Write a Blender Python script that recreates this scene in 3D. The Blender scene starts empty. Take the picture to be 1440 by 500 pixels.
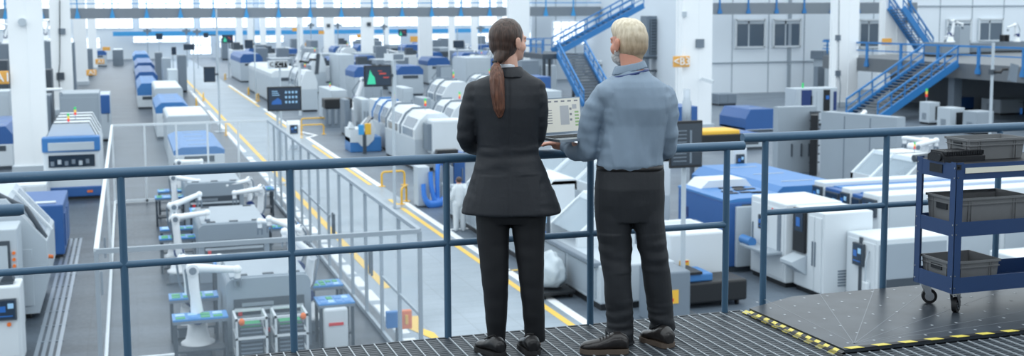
import bpy, bmesh, math, random
from mathutils import Vector, Matrix, noise
random.seed(7)
C = bpy.context.scene.collection
SC = bpy.context.scene
# ------------------------------------------------------------------ camera
FPX, YAW, PITCH, ROLL, PCX, PCY = 1658.39, .314438, .10771, -.0052135, 720., 200.
DECK = 5.0
HAZE = 0
CAMZ = 6.78
Fw = Vector((math.sin(YAW)*math.cos(PITCH), math.cos(YAW)*math.cos(PITCH), -math.sin(PITCH)))
_r0 = Vector((math.cos(YAW), -math.sin(YAW), 0)); _u0 = _r0.cross(Fw)
Rt = _r0*math.cos(ROLL)+_u0*math.sin(ROLL); Up = -_r0*math.sin(ROLL)+_u0*math.cos(ROLL)
CP = Vector((0, 0, CAMZ))
def ray(x, y): return Fw+Rt*((x-PCX)/FPX)-Up*((y-PCY)/FPX)
def ground(x, y, z=0.): d = ray(x, y); return CP+d*((z-CAMZ)/d.z)
def at_y(x, y, Y): d = ray(x, y); return CP+d*(Y/d.y)
def at_x(x, y, X): d = ray(x, y); return CP+d*(X/d.x)
cam = bpy.data.cameras.new('camera'); cam_o = bpy.data.objects.new('camera', cam); C.objects.link(cam_o)
M3 = Matrix((Rt, Up, -Fw)).transposed().to_4x4(); M3.translation = CP
cam_o.matrix_world = M3
cam.sensor_width = 36.; cam.lens = FPX/1440*36.
cam.shift_y = (PCY-250)/1440.
cam.clip_end = 600
cam.dof.use_dof = True; cam.dof.focus_distance = 6.4; cam.dof.aperture_fstop = 3.4
SC.camera = cam_o
SC.view_settings.view_transform = 'Standard'; SC.view_settings.look = 'None'
SC.view_settings.gamma = 1.; SC.view_settings.use_curve_mapping = False

# --------------------------------------------------------------- materials
def srgb(r, g, b):
    f = lambda c: ((c/255+.055)/1.055)**2.4 if c > 10 else c/255/12.92
    return (f(r), f(g), f(b), 1)
def mat(name, col, rough=.5, metal=0., emit=None, es=0., var=0., scale=3., bump=0., trans=0., coat=0., alpha=1.):
    m = bpy.data.materials.new(name); m.use_nodes = True
    nt = m.node_tree; b = nt.nodes['Principled BSDF']
    b.inputs['Base Color'].default_value = col
    b.inputs['Roughness'].default_value = rough; b.inputs['Metallic'].default_value = metal
    b.inputs['Transmission Weight'].default_value = trans
    b.inputs['Coat Weight'].default_value = coat
    b.inputs['Alpha'].default_value = alpha
    if emit: b.inputs['Emission Color'].default_value = emit; b.inputs['Emission Strength'].default_value = es
    if var or bump:
        tc = nt.nodes.new('ShaderNodeTexCoord'); no = nt.nodes.new('ShaderNodeTexNoise')
        no.inputs['Scale'].default_value = scale; no.inputs['Detail'].default_value = 4
        nt.links.new(tc.outputs['Object'], no.inputs['Vector'])
        if var:
            mx = nt.nodes.new('ShaderNodeMix'); mx.data_type = 'RGBA'
            mx.inputs[6].default_value = tuple(c*(1-var) for c in col[:3])+(1,)
            mx.inputs[7].default_value = tuple(min(1, c*(1+var)) for c in col[:3])+(1,)
            nt.links.new(no.outputs['Fac'], mx.inputs[0]); nt.links.new(mx.outputs[2], b.inputs['Base Color'])
        if bump:
            bp = nt.nodes.new('ShaderNodeBump'); bp.inputs['Strength'].default_value = bump; bp.inputs['Distance'].default_value = .01
            nt.links.new(no.outputs['Fac'], bp.inputs['Height']); nt.links.new(bp.outputs['Normal'], b.inputs['Normal'])
    return m
M = {}
def dm(k, *a, **kw): M[k] = mat(k, *a, **kw)
dm('white', srgb(212, 220, 226), .45, var=.05, scale=1.2)
dm('column_paint', srgb(246, 250, 253), .55, var=.03, scale=.7)
dm('pale', srgb(184, 195, 204), .45, var=.05, scale=1.5)
dm('grey', srgb(154, 166, 177), .45, var=.06, scale=1.5)
dm('midgrey', srgb(116, 129, 142), .5, var=.08, scale=2)
dm('darkgrey', srgb(66, 76, 86), .5, var=.1, scale=2)
dm('black', srgb(24, 28, 33), .45)
dm('dark_glass', srgb(46, 58, 70), .12)
dm('blue', srgb(62, 122, 184), .4, var=.06, scale=1.5)
dm('deep_blue', srgb(48, 94, 156), .4, var=.06, scale=1.5)
dm('sky_blue', srgb(64, 156, 216), .45)
dm('stair_blue', srgb(48, 122, 186), .45)
dm('navy', srgb(34, 58, 112), .4)
dm('yellow', srgb(236, 186, 66), .5)
dm('orange', srgb(235, 120, 50), .45)
dm('sign_orange', srgb(232, 172, 84), .5)
dm('red', srgb(220, 50, 50), .4)
dm('green', srgb(50, 170, 90), .4)
dm('pcb_green', srgb(70, 160, 110), .5)
dm('tray_blue', srgb(70, 140, 205), .35)
dm('steel', srgb(170, 180, 190), .3, .7)
dm('chrome', srgb(200, 205, 210), .18, 1.)
dm('lamp_green', srgb(60, 190, 110), .4, emit=srgb(60, 210, 120), es=.3)
dm('lamp_red', srgb(230, 60, 60), .4, emit=srgb(240, 60, 60), es=.25)
dm('lamp_yellow', srgb(240, 200, 90), .4, emit=srgb(240, 200, 90), es=.2)
dm('screen_dark', srgb(30, 42, 56), .2, emit=srgb(34, 52, 72), es=.5)
dm('screen_blue', srgb(34, 78, 140), .2, emit=srgb(48, 104, 176), es=.45)
dm('screen_green', srgb(60, 190, 150), .2, emit=srgb(60, 200, 150), es=.35)
dm('screen_red', srgb(190, 70, 60), .2, emit=srgb(200, 80, 70), es=.25)
dm('screen_text', srgb(150, 190, 220), .3, emit=srgb(110, 150, 185), es=.35)
dm('rail_blue', srgb(66, 100, 127), .38, var=.06, scale=6, coat=.2)
dm('cart_blue', srgb(40, 68, 112), .38, var=.06, scale=8, coat=.15)
dm('bin_grey', srgb(118, 120, 122), .55, var=.08, scale=20)
dm('device_black', srgb(26, 28, 33), .4, bump=.2, scale=90)
dm('rubber', srgb(22, 23, 26), .6)
dm('grate', srgb(60, 67, 74), .5, .2, var=.2, scale=12)
dm('grate_rod', srgb(172, 180, 186), .45, .2)
dm('cover_glass', srgb(120, 134, 148), .15)
dm('tape_yellow', srgb(222, 205, 92), .5, var=.12, scale=30)
dm('tape_black', srgb(30, 31, 34), .5, var=.2, scale=30)
dm('wall_paint', srgb(226, 235, 243), .6, var=.05, scale=.3)
dm('beam_grey', srgb(128, 137, 146), .55, var=.05, scale=1)
dm('deck_grey', srgb(104, 110, 116), .55, var=.06, scale=1)
dm('hose_blue', srgb(64, 130, 220), .35)
dm('robot_white', srgb(236, 241, 245), .35)
dm('line_white', srgb(240, 244, 247), .5, var=.04, scale=5)
dm('line_yellow', srgb(238, 196, 84), .5, var=.06, scale=5)
dm('plastic_wrap', srgb(190, 202, 210), .2, bump=1., scale=14)
dm('ceiling_paint', srgb(206, 212, 218), .7)
def glass_mat(name, tint, a):
    m = bpy.data.materials.new(name); m.use_nodes = True; nt = m.node_tree; nt.nodes.clear()
    o = nt.nodes.new('ShaderNodeOutputMaterial'); mx = nt.nodes.new('ShaderNodeMixShader')
    t = nt.nodes.new('ShaderNodeBsdfTransparent'); g = nt.nodes.new('ShaderNodeBsdfPrincipled')
    g.inputs['Base Color'].default_value = tint; g.inputs['Roughness'].default_value = .15
    mx.inputs[0].default_value = a
    nt.links.new(t.outputs[0], mx.inputs[1]); nt.links.new(g.outputs[0], mx.inputs[2]); nt.links.new(mx.outputs[0], o.inputs[0])
    return m
M['fence_glass'] = glass_mat('fence_glass', srgb(205, 220, 232), .085)
M['window_glass'] = glass_mat('window_glass', srgb(190, 210, 225), .35)
dm('daylight', srgb(240, 247, 255), .5, emit=srgb(236, 245, 255), es=1.5)
dm('room_window', srgb(84, 100, 116), .15)

# ------------------------------------------------------------- mesh builder
class MB:
    def __init__(s): s.v = []; s.f = []; s.m = []; s.sm = []; s.k = 0; s.smooth = False
    def mat(s, k): s.k = k; return s
    def add(s, vs, fs, smooth=None):
        o = len(s.v); s.v += [tuple(v) for v in vs]
        for f in fs:
            s.f.append([o+i for i in f]); s.m.append(s.k); s.sm.append(s.smooth if smooth is None else smooth)
        return s
    def box(s, x0, x1, y0, y1, z0, z1, c=0.):
        x0, x1 = min(x0, x1), max(x0, x1); y0, y1 = min(y0, y1), max(y0, y1); z0, z1 = min(z0, z1), max(z0, z1)
        if c <= 0:
            return s.add([(x0, y0, z0), (x1, y0, z0), (x1, y1, z0), (x0, y1, z0), (x0, y0, z1), (x1, y0, z1), (x1, y1, z1), (x0, y1, z1)],
                         [(0, 3, 2, 1), (4, 5, 6, 7), (0, 1, 5, 4), (1, 2, 6, 5), (2, 3, 7, 6), (3, 0, 4, 7)])
        c = min(c, (x1-x0)*.49, (y1-y0)*.49, (z1-z0)*.49)
        b = bmesh.new(); bmesh.ops.create_cube(b, size=1)
        for v in b.verts:
            v.co = Vector(((x0+x1)/2+v.co.x*(x1-x0), (y0+y1)/2+v.co.y*(y1-y0), (z0+z1)/2+v.co.z*(z1-z0)))
        bmesh.ops.bevel(b, geom=b.edges[:], offset=c, segments=2, affect='EDGES', profile=.5)
        return s.addbm(b)
    def addbm(s, b, smooth=None):
        b.verts.ensure_lookup_table(); b.verts.index_update()
        s.add([v.co.copy() for v in b.verts], [[v.index for v in f.verts] for f in b.faces], smooth); b.free(); return s
    def prism(s, prof, a0, a1, axis='y'):
        """profile = list of 2D points (x,z) for axis y, (y,z) for axis x, (x,y) for axis z"""
        mk = {'y': lambda p, a: (p[0], a, p[1]), 'x': lambda p, a: (a, p[0], p[1]), 'z': lambda p, a: (p[0], p[1], a)}[axis]
        n = len(prof)
        vs = [mk(p, a0) for p in prof]+[mk(p, a1) for p in prof]
        fs = [list(range(n)), list(range(2*n-1, n-1, -1))]+[(i, (i+1) % n, n+(i+1) % n, n+i) for i in range(n)]
        return s.add(vs, fs)
    def tube(s, pts, r, n=10, closed_ends=True, smooth=True):
        pts = [Vector(p) for p in pts]; rs = r if isinstance(r, (list, tuple)) else [r]*len(pts)
        rings = []; prev = None
        for i, p in enumerate(pts):
            a = pts[max(0, i-1)]; b = pts[min(len(pts)-1, i+1)]; t = (b-a).normalized()
            if prev is None:
                u = t.cross(Vector((0, 0, 1)));
                if u.length < .01: u = t.cross(Vector((1, 0, 0)))
            else: u = prev-t*prev.dot(t)
            u.normalize(); prev = u; w = t.cross(u)
            rings.append([p+(u*math.cos(k*2*math.pi/n)+w*math.sin(k*2*math.pi/n))*rs[i] for k in range(n)])
        vs = [v for R in rings for v in R]; fs = []
        for i in range(len(pts)-1):
            for k in range(n): fs.append((i*n+k, (i+1)*n+k, (i+1)*n+(k+1) % n, i*n+(k+1) % n))
        s.add(vs, fs, smooth)
        if closed_ends:
            s.add(rings[0], [list(range(n))], False); s.add(rings[-1], [list(range(n-1, -1, -1))], False)
        return s
    def cyl(s, p0, p1, r, n=14): return s.tube([p0, p1], r, n)
    def bar(s, p0, p1, w, h):
        p0 = Vector(p0); p1 = Vector(p1); t = (p1-p0).normalized(); u = t.cross(Vector((0, 0, 1)))
        if u.length < .01: u = Vector((1, 0, 0))
        u.normalize(); v = u.cross(t)
        q = [u*a*w/2+v*b*h/2 for a, b in ((-1, -1), (1, -1), (1, 1), (-1, 1))]
        return s.add([p0+k for k in q]+[p1+k for k in q], [(0, 1, 2, 3), (7, 6, 5, 4), (0, 4, 5, 1), (1, 5, 6, 2), (2, 6, 7, 3), (3, 7, 4, 0)])
    def ball(s, c, r, seg=14, sc=(1, 1, 1)):
        b = bmesh.new(); bmesh.ops.create_uvsphere(b, u_segments=seg, v_segments=max(6, seg//2+1), radius=r)
        for v in b.verts: v.co = Vector(c)+Vector((v.co.x*sc[0], v.co.y*sc[1], v.co.z*sc[2]))
        return s.addbm(b, True)
    def lathe(s, prof, c=(0, 0, 0), n=20, smooth=True):
        vs = []; fs = []; m = len(prof)
        for k in range(n):
            a = 2*math.pi*k/n
            for r, z in prof: vs.append((c[0]+r*math.cos(a), c[1]+r*math.sin(a), c[2]+z))
        for k in range(n):
            for i in range(m-1): fs.append((k*m+i, ((k+1) % n)*m+i, ((k+1) % n)*m+i+1, k*m+i+1))
        return s.add(vs, fs, smooth)
    def build(s, name, mats, parent=None, loc=None):
        me = bpy.data.meshes.new(name); me.from_pydata(s.v, [], s.f)
        for k in (mats if isinstance(mats, (list, tuple)) else [mats]): me.materials.append(M[k] if isinstance(k, str) else k)
        me.polygons.foreach_set('material_index', s.m); me.polygons.foreach_set('use_smooth', s.sm)
        b = bmesh.new(); b.from_mesh(me); bmesh.ops.recalc_face_normals(b, faces=b.faces); b.to_mesh(me); b.free(); me.update()
        o = bpy.data.objects.new(name, me); C.objects.link(o)
        if parent: o.parent = parent
        if loc: o.location = loc
        return o
def thing(name, label, cat, loc=(0, 0, 0), rz=0., group=None):
    o = bpy.data.objects.new(name, None); C.objects.link(o); o.location = loc; o.rotation_euler = (0, 0, rz)
    o.empty_display_size = .1
    o['label'] = label; o['category'] = cat
    if group: o['group'] = group
    return o
def tag(o, label, cat, group=None):
    o['label'] = label; o['category'] = cat
    if group: o['group'] = group
    return o
def lab(o, label): o['label'] = label; return o
def struct(o): o['kind'] = 'structure'; return o
def dup(root, loc, rz=None, label=None, group=None, scale=None):
    def cp(o, par):
        c = o.copy(); C.objects.link(c); c.parent = par
        for ch in o.children: cp(ch, c)
        return c
    kids = list(root.children)
    r = root.copy(); C.objects.link(r); r.location = loc
    for ch in kids: cp(ch, r)
    if rz is not None: r.rotation_euler = (0, 0, rz)
    if scale: r.scale = scale
    if label: r['label'] = label
    if group: r['group'] = group
    return r
# ================================================================ the setting
def floor_mat(name, base, dark, rough, sx=.35, sy=.05, band=0.):
    m = bpy.data.materials.new(name); m.use_nodes = True; nt = m.node_tree; b = nt.nodes['Principled BSDF']
    tc = nt.nodes.new('ShaderNodeTexCoord'); mp = nt.nodes.new('ShaderNodeMapping')
    mp.inputs['Scale'].default_value = (sx, sy*8, 1)
    n1 = nt.nodes.new('ShaderNodeTexNoise'); n1.inputs['Scale'].default_value = 1.3; n1.inputs['Detail'].default_value = 6
    n2 = nt.nodes.new('ShaderNodeTexNoise'); n2.inputs['Scale'].default_value = 9; n2.inputs['Detail'].default_value = 3
    br = nt.nodes.new('ShaderNodeTexBrick'); br.inputs['Scale'].default_value = .5
    br.inputs['Color1'].default_value = (1, 1, 1, 1); br.inputs['Color2'].default_value = (.93, .93, .93, 1); br.inputs['Mortar'].default_value = (.7, .7, .7, 1)
    br.inputs['Mortar Size'].default_value = .006; br.offset = 0
    nt.links.new(tc.outputs['Object'], mp.inputs[0]); nt.links.new(mp.outputs[0], n1.inputs['Vector']); nt.links.new(tc.outputs['Object'], n2.inputs['Vector'])
    nt.links.new(tc.outputs['Object'], br.inputs['Vector'])
    ra = nt.nodes.new('ShaderNodeValToRGB'); ra.color_ramp.elements[0].position = .3; ra.color_ramp.elements[1].position = .72
    ra.color_ramp.elements[0].color = dark; ra.color_ramp.elements[1].color = base
    nt.links.new(n1.outputs['Fac'], ra.inputs[0])
    mu = nt.nodes.new('ShaderNodeMix'); mu.data_type = 'RGBA'; mu.blend_type = 'MULTIPLY'; mu.inputs[0].default_value = .8
    nt.links.new(ra.outputs[0], mu.inputs[6]); nt.links.new(br.outputs['Color'], mu.inputs[7]); nt.links.new(mu.outputs[2], b.inputs['Base Color'])
    mr = nt.nodes.new('ShaderNodeMapRange'); mr.inputs[3].default_value = rough-.06; mr.inputs[4].default_value = rough+.12
    nt.links.new(n2.outputs['Fac'], mr.inputs[0]); nt.links.new(mr.outputs[0], b.inputs['Roughness'])
    return m
M['floor_main'] = floor_mat('floor_main', srgb(154, 168, 180), srgb(130, 145, 157), .34)
M['floor_side'] = floor_mat('floor_side', srgb(82, 94, 106), srgb(50, 60, 71), .34, .2, .09)
M['floor_bay'] = floor_mat('floor_bay', srgb(110, 123, 136), srgb(86, 98, 111), .4)
struct(MB().box(-60, 9.5, -2, 200, -.3, 0).build('floor', 'floor_side'))
struct(MB().box(5.25, 9.5, 12, 200, 0, .004).build('floor_lane', 'floor_main')).name = 'floor'
struct(MB().box(9.5, 140, -2, 200, -.3, 0).build('floor', 'floor_bay'))
tn = [0]
def line(p0, p1, w, m):
    tn[0] += 1
    p0 = Vector((p0[0], p0[1], .008)); p1 = Vector((p1[0], p1[1], .008))
    return struct(MB().bar(p0, p1, w, .008).build('trim_%d' % tn[0], m))
# lane markings, yellow pair and white pair
line((5.95, 28.5), (5.95, 150), .2, 'line_yellow')
for k in range(26):
    y = 18+k*1.55; line((5.42, y), (5.42, y+1.15), .26, 'line_white')
for a, b in ((60, 71), (73, 88), (92, 112), (118, 140)): line((5.42, a), (5.42, b), .2, 'line_white')
line((9.05, 12), (9.05, 42.5), .16, 'line_yellow')
line((9.42, 12), (9.42, 41.6), .22, 'line_white')
line((9.12, 46.5), (9.12, 62), .15, 'line_yellow'); line((9.12, 66), (9.12, 84), .15, 'line_yellow'); line((9.3, 90), (9.3, 118), .15, 'line_yellow')
line((9.42, 46), (9.42, 66), .22, 'line_white'); line((9.42, 66), (10.1, 67.2), .2, 'line_white'); line((10.1, 67.2), (9.42, 70), .2, 'line_white'); line((9.42, 70), (9.42, 88), .2, 'line_white'); line((9.5, 94), (9.5, 120), .2, 'line_white')
line((9.05, 33.9), (10.4, 33.9), .12, 'line_yellow'); line((9.42, 35.8), (11.5, 35.8), .16, 'line_white')
line((9.05, 29.4), (9.9, 29.4), .12, 'line_yellow')
# big yellow arrow painted in the lane
tn[0] += 1
ar = MB(); c = ground(574, 462)
ar.add([(c.x, c.y, .012), (c.x+.3, c.y+1., .012), (c.x+.45, c.y+1., .012), (c.x+.45, c.y+.5, .012), (c.x+.27, c.y, .012), (c.x+.45, c.y-.5, .012), (c.x+.45, c.y-1., .012), (c.x+.3, c.y-1., .012)], [(0, 1, 2, 3, 4), (0, 4, 5, 6, 7)])
struct(ar.build('trim_%d' % tn[0], 'line_yellow'))
# cable track let into the left aisle
tk = MB()
for y0 in range(12):
    y = 22+y0*1.35
    for i in range(4): tk.box(-2.02+i*.14, -1.94+i*.14, y, y+1.3, 0, .02)
    tk.box(-2.04, -1.5, y+1.3, y+1.34, 0, .022)
tk.build('cable_track', 'steel')
tag(bpy.data.objects['cable_track'], 'ribbed metal cable track let into the left aisle floor', 'cable track')
# far wall with big daylight windows
fw = MB().mat(0).box(-60, 140, 200, 200.5, 0, 14)
struct(fw.build('wall_far', 'wall_paint'))
wn = [0]
def win(x0, x1, z0, z1, Y, m='daylight', nx=1, nz=1, fr=.12):
    wn[0] += 1
    f = MB().mat(0).box(x0, x1, Y-.05, Y+.02, z0, z1)
    f.mat(1)
    for i in range(nx+1):
        x = x0+(x1-x0)*i/nx; f.box(x-fr/2, x+fr/2, Y-.12, Y, z0, z1)
    for i in range(nz+1):
        z = z0+(z1-z0)*i/nz; f.box(x0, x1, Y-.12, Y, z-fr/2, z+fr/2)
    return struct(f.build('window_%d' % wn[0], [m, 'pale']))
for k in range(16): win(-55+k*9.5, -55+k*9.5+8.6, 4.9, 12.5, 199.9, nx=4, nz=3)
for x0, x1, z0, z1 in ((1, 9.5, 2.6, 3.7), (9.8, 13.2, .6, 3.6), (14.5, 17, 1.6, 3.6), (20, 25, 2.4, 3.6), (36, 45, .8, 3.5), (50, 54, 1., 3.6), (58, 70, 2, 3.6), (-12, -4, 1.8, 3.5)):
    win(x0, x1, z0, z1, 199.9, nx=2, nz=2)
cb = MB().box(-2, 60, 197, 198, 3.75, 4.45).build('crane_beam', 'sky_blue')
tag(cb, 'pale blue crane beam running across the far end wall of the hall', 'crane beam')
# far left side wall of the hall
struct(MB().box(-60.5, -60, -2, 200, 0, 14).build('wall_left', 'wall_paint'))
# right-hand back wall with two pairs of windows
wr = MB().box(46.2, 140, 90, 90.5, 0, 14).mat(1)
for x in [49, 52.5, 56, 59.5, 63, 66.5, 70, 73.5, 77, 80.5]: wr.box(x, x+.06, 89.96, 90, 0, 14)
for z in (2.55, 7.3): wr.box(46.2, 140, 89.9, 90, z, z+.12)
wr.box(54.4, 54.7, 89.88, 90, 0, 14)
struct(wr.build('wall_right', ['wall_paint', 'grey']))
def room_window(xl, xr, yt, yb):
    a = at_y(xl, yt, 90); b = at_y(xr, yb, 90); wn[0] += 1
    f = MB().mat(0).box(a.x, b.x, 89.9, 89.95, b.z, a.z).mat(1)
    for x in (a.x, b.x): f.box(x-.08, x+.08, 89.8, 89.98, b.z-.08, a.z+.08)
    for z in (a.z, b.z): f.box(a.x, b.x, 89.8, 89.98, z-.08, z+.08)
    f.mat(2).box(a.x+.1, b.x-.1, 89.86, 89.89, a.z-.35, a.z-.1)
    f.mat(2).box(a.x+(b.x-a.x)*.42, a.x+(b.x-a.x)*.47, 89.86, 89.89, b.z, a.z)
    struct(f.build('window_%d' % wn[0], ['room_window', 'white', 'pale']))
for q in ((1034, 1074, 28, 66), (1087, 1124, 28, 65), (1331, 1363, 28, 58), (1376, 1408, 27, 57), (1208, 1236, 28, 66), (1172, 1178, 33, 50)): room_window(*q)
# dark wall added to stand in for the shade under the mezzanine
struct(MB().box(57, 57.2, 40, 79, 0, 2.6).build('wall_shade', 'darkgrey'))
# platform the people stand on
deck = MB()
for i in range(118): y = 2.1+i*.035; deck.box(-3, 3.47, y, y+.0275, DECK-.035, DECK-.002)
for i in range(118):
    y = 2.1+i*.035
    if y < 5.2: deck.box(3.47, 9, y, y+.0275, DECK-.035, DECK-.002)
deck.mat(1)
for i in range(170):
    x = -2.98+i*.07
    deck.box(x-.003, x+.003, 2.1, 6.2 if x < 3.47 else 5.2, DECK-.012, DECK+.004)
deck.mat(0).box(-3, 3.47, 6.2, 6.206, DECK-.05, DECK)
struct(deck.build('floor', ['grate', 'grate_rod']))
sup = MB().box(-3, 9, 6.0, 6.12, DECK-.35, DECK-.05).box(-3, 9, 2.1, 2.2, DECK-.35, DECK-.05).box(-3, 9, 4.0, 4.1, DECK-.3, DECK-.05)
sup.box(-3, 9, 2.1, 6.15, DECK-.1, DECK-.07)  # dark sheet added under the grating to keep its gaps dark
struct(sup.build('trim_90', 'darkgrey'))
# dark inspection plate with dotted grid
pm = bpy.data.materials.new('plate'); pm.use_nodes = True; nt = pm.node_tree; b = nt.nodes['Principled BSDF']
b.inputs['Roughness'].default_value = .33; b.inputs['Specular IOR Level'].default_value = .35
tc = nt.nodes.new('ShaderNodeTexCoord'); no = nt.nodes.new('ShaderNodeTexNoise'); no.inputs['Scale'].default_value = 5; no.inputs['Detail'].default_value = 6
ra = nt.nodes.new('ShaderNodeValToRGB'); ra.color_ramp.elements[0].color = srgb(50, 56, 63); ra.color_ramp.elements[1].color = srgb(68, 75, 82)
ra.color_ramp.elements[0].position = .35; ra.color_ramp.elements[1].position = .7
nt.links.new(tc.outputs['Object'], no.inputs['Vector']); nt.links.new(no.outputs['Fac'], ra.inputs[0]); nt.links.new(ra.outputs[0], b.inputs['Base Color'])
M['plate'] = pm
dm('plate_dot', srgb(170, 176, 182), .4); dm('plate_line', srgb(112, 118, 124), .4)
TH = .02
# outline of the plate in plan (left edge slants a little)
A = ground(1054, 433, DECK+TH); B = ground(1192, 494, DECK+TH)
pl = MB().mat(0).prism([(A.x, A.y), (B.x+.01, 5.22), (9, 5.22), (9, 6.36), (A.x+.4, 6.34)], DECK+.001, DECK+TH, 'z')
pl.mat(1)
rnd = random.Random(3)
for i in range(24):
    for j in range(7):
        x = A.x+.12+i*.165+(j % 2)*.0; y = 5.32+j*.16
        pl.box(x-.006, x+.006, y-.009, y+.009, DECK+TH, DECK+TH+.001)
pl.mat(2)
c0 = (B.x+.12, 5.3)
for tx, ty in ((3.7, 6.33), (4.1, 6.34), (4.5, 6.34), (4.95, 6.33), (5.6, 6.2), (6.6, 5.9), (5.9, 5.5)):
    pl.bar((c0[0], c0[1], DECK+TH), (tx, ty, DECK+TH), .0045, .001)
tag(pl.build('steel_plate', ['plate', 'plate_dot', 'plate_line']), 'dark steel floor plate with a dotted grid under the blue trolley', 'floor plate')
# hazard tapes: one flat on the grating, one up the plate's slanting edge, one along its front edge
def tape(name, label, p0, p1, w, n, up=0.):
    mb = MB(); p0 = Vector(p0); p1 = Vector(p1); d = p1-p0; t = d.normalized(); u = Vector((t.y, -t.x, 0))*w if not up else Vector((0, 0, up))
    sk = t*w*.7
    for k in range(n*2):
        a = p0+d*(k/(2*n)); b2 = p0+d*((k+1)/(2*n)); mb.mat(k % 2)
        mb.add([a, b2, b2+u+sk, a+u+sk, a+Vector((0, 0, .002)), b2+Vector((0, 0, .002)), b2+u+sk+Vector((0, 0, .002)), a+u+sk+Vector((0, 0, .002))],
               [(0, 1, 2, 3), (4, 5, 6, 7), (0, 1, 5, 4), (2, 3, 7, 6), (0, 3, 7, 4), (1, 2, 6, 5)])
    tag(mb.build(name, ['tape_yellow', 'tape_black']), label, 'tape')
a = ground(1047, 435, DECK); b2 = ground(1186, 499, DECK)
tape('hazard_tape', 'worn yellow and black tape stuck on the grating beside the plate', (a.x-.0, a.y-.02, DECK+.001), (b2.x-.0, b2.y, DECK+.001), .05, 9)
a = ground(1058, 437, DECK+TH); b2 = ground(1190, 494, DECK+TH)
tape('hazard_tape', 'yellow and black tape along the slanting left edge of the steel plate', (a.x-.01, a.y, DECK+TH+.001), (b2.x-.01, b2.y, DECK+TH+.001), .035, 11)
tape('hazard_tape', 'yellow and black tape along the front edge of the steel plate', (B.x+.02, 5.25, DECK+TH+.001), (8.9, 5.25, DECK+TH+.001), .035, 32)
# unseen gallery wall and soffit, added to shade the platform and bounce light
struct(MB().box(-9, 14, -4.2, -4, 4, 8.6).build('wall_blocker', 'ceiling_paint'))
struct(MB().box(-9, 14, -4.2, 2.6, 8.6, 8.8).build('ceiling', 'ceiling_paint'))
struct(MB().box(-9, 14, -4.2, 2.1, DECK-.1, DECK).build('floor', 'darkgrey'))
# ------------------------------------------------------------- guard rails
def guard(name, label, xs, x0, x1, zt, rt=.027, rp=.0195, zm=.53, endposts=True):
    t = thing(name, label, 'railing', (x0, 6.21, DECK))
    MB().cyl((0, 0, zt), (x1-x0, 0, zt), rt, 20).build('top_rail', 'rail_blue', t)
    m0 = (xs[0]-x0) if x0 > 0 else 0; m1 = (xs[-1]-x0) if endposts else x1-x0
    MB().cyl((m0, 0, zm), (m1, 0, zm), .019, 16).build('middle_rail', 'rail_blue', t)
    for x in xs: MB().cyl((x-x0, 0, -.05), (x-x0, 0, zt), rp, 16).build('post', 'rail_blue', t)
    return t
guard('guard_rail', 'long blue steel guard rail in front of the man and woman', [-2.58, -1.74, -.9, -.055, .79, 1.64, 2.49, 3.36], -2.6, 3.47, 1.0)
g2 = guard('guard_rail', 'shorter blue steel guard rail behind the trolley', [3.71, 4.585, 5.46, 6.33, 7.2, 8.07], 3.55, 9.0, 1.025, .029, .0205, .555, False)
g2.location.y = 6.37
he = ground(34, 294, DECK+.985)
hr = thing('handrail', 'short dark blue handrail end poking in at the left edge', 'railing', (he.x, he.y, DECK))
MB().tube([(-2.2, 0, .985), (-.02, 0, .985), (.0, 0, .985)], [.026, .026, .02], 18).build('rail', 'rail_blue', hr)
MB().cyl((-.9, 0, 0), (-.9, 0, .97), .02).build('post', 'rail_blue', hr)
# ------------------------------------------------------------- columns
def column(px0, px1, Y, D=.9, H=14, label='', flange=True, base=True):
    a = at_y(px0, 40, Y).x; b = at_y(px1, 40, Y).x
    t = thing('column', label, 'column', ((a+b)/2, Y, 0)); w = (b-a)/2
    m = MB(); fl = w*.42
    m.box(-w, w-fl*.0, 0, .14, 0, H).box(-w, w, D-.14, D, 0, H).box(-w*.9, w*.9, .14, D-.14, 0, H)
    m.box(w*.08, w*.14, -.03, 0, 0, H)
    m.build('shaft', 'column_paint', t)
    if base: MB().box(-w*1.15, w*1.15, -.12, D+.12, 0, .35).build('base', 'pale', t)
    return t
COLS = [(11, 59, 55, 'wide white column nearest the left edge of the hall'),
        (70, 99, 88, 'white column with a dark conduit box, second from the left edge'),
        (103, 121, 126, 'white column partly behind the second left column'),
        (123, 135, 160, 'narrow white column at the mouth of the left aisle'),
        (960, 1002, 62, 'white column beside the man carrying the B3 sign'),
        (717, 745, 96, 'white column rising behind the woman\'s head'),
        (590, 608, 122, 'white column below the walkway left of the woman'),
        (509, 526, 150, 'white column below the walkway beside the pale tall cabinet'),
        (456, 470, 178, 'narrow white column above the wall-arm monitor'),
        (1177, 1208, 74, 'white column left of the right-hand staircase'),
        (1245, 1275, 82, 'white column behind the right-hand staircase')]
cols = [column(a, b, Y, label='%s' % l) for a, b, Y, l in COLS]
for x0, x1, Y in ((332, 341, 185), (348, 356, 190), (366, 374, 182), (388, 395, 190), (418, 426, 185), (632, 640, 150), (664, 672, 160), (700, 706, 170), (540, 547, 190), (762, 772, 150), (778, 786, 165)):
    cc = column(x0, x1, Y, D=.6, label='slim pale column far back in the bright end of the hall', base=False); cc['group'] = 'slim far columns'
def on_col(i, m, name, mats, dz): pass
def boxon(col, name, px, py, w, h, mats, d=.12, parent=True, Yoff=-.14):
    p = at_y(px, py, col.location.y+Yoff)
    o = MB().box(p.x-w/2, p.x+w/2, p.y, p.y+d, p.z-h/2, p.z+h/2).build(name, mats)
    if parent: o.parent = col; o.matrix_parent_inverse = col.matrix_world.inverted(); o.matrix_parent_inverse = Matrix.Translation(-col.location)
    return o
boxon(cols[1], 'conduit_box', 87, 44, .45, .4, 'midgrey'); boxon(cols[1], 'conduit_box', 85, 107, .5, .5, 'darkgrey')
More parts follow.
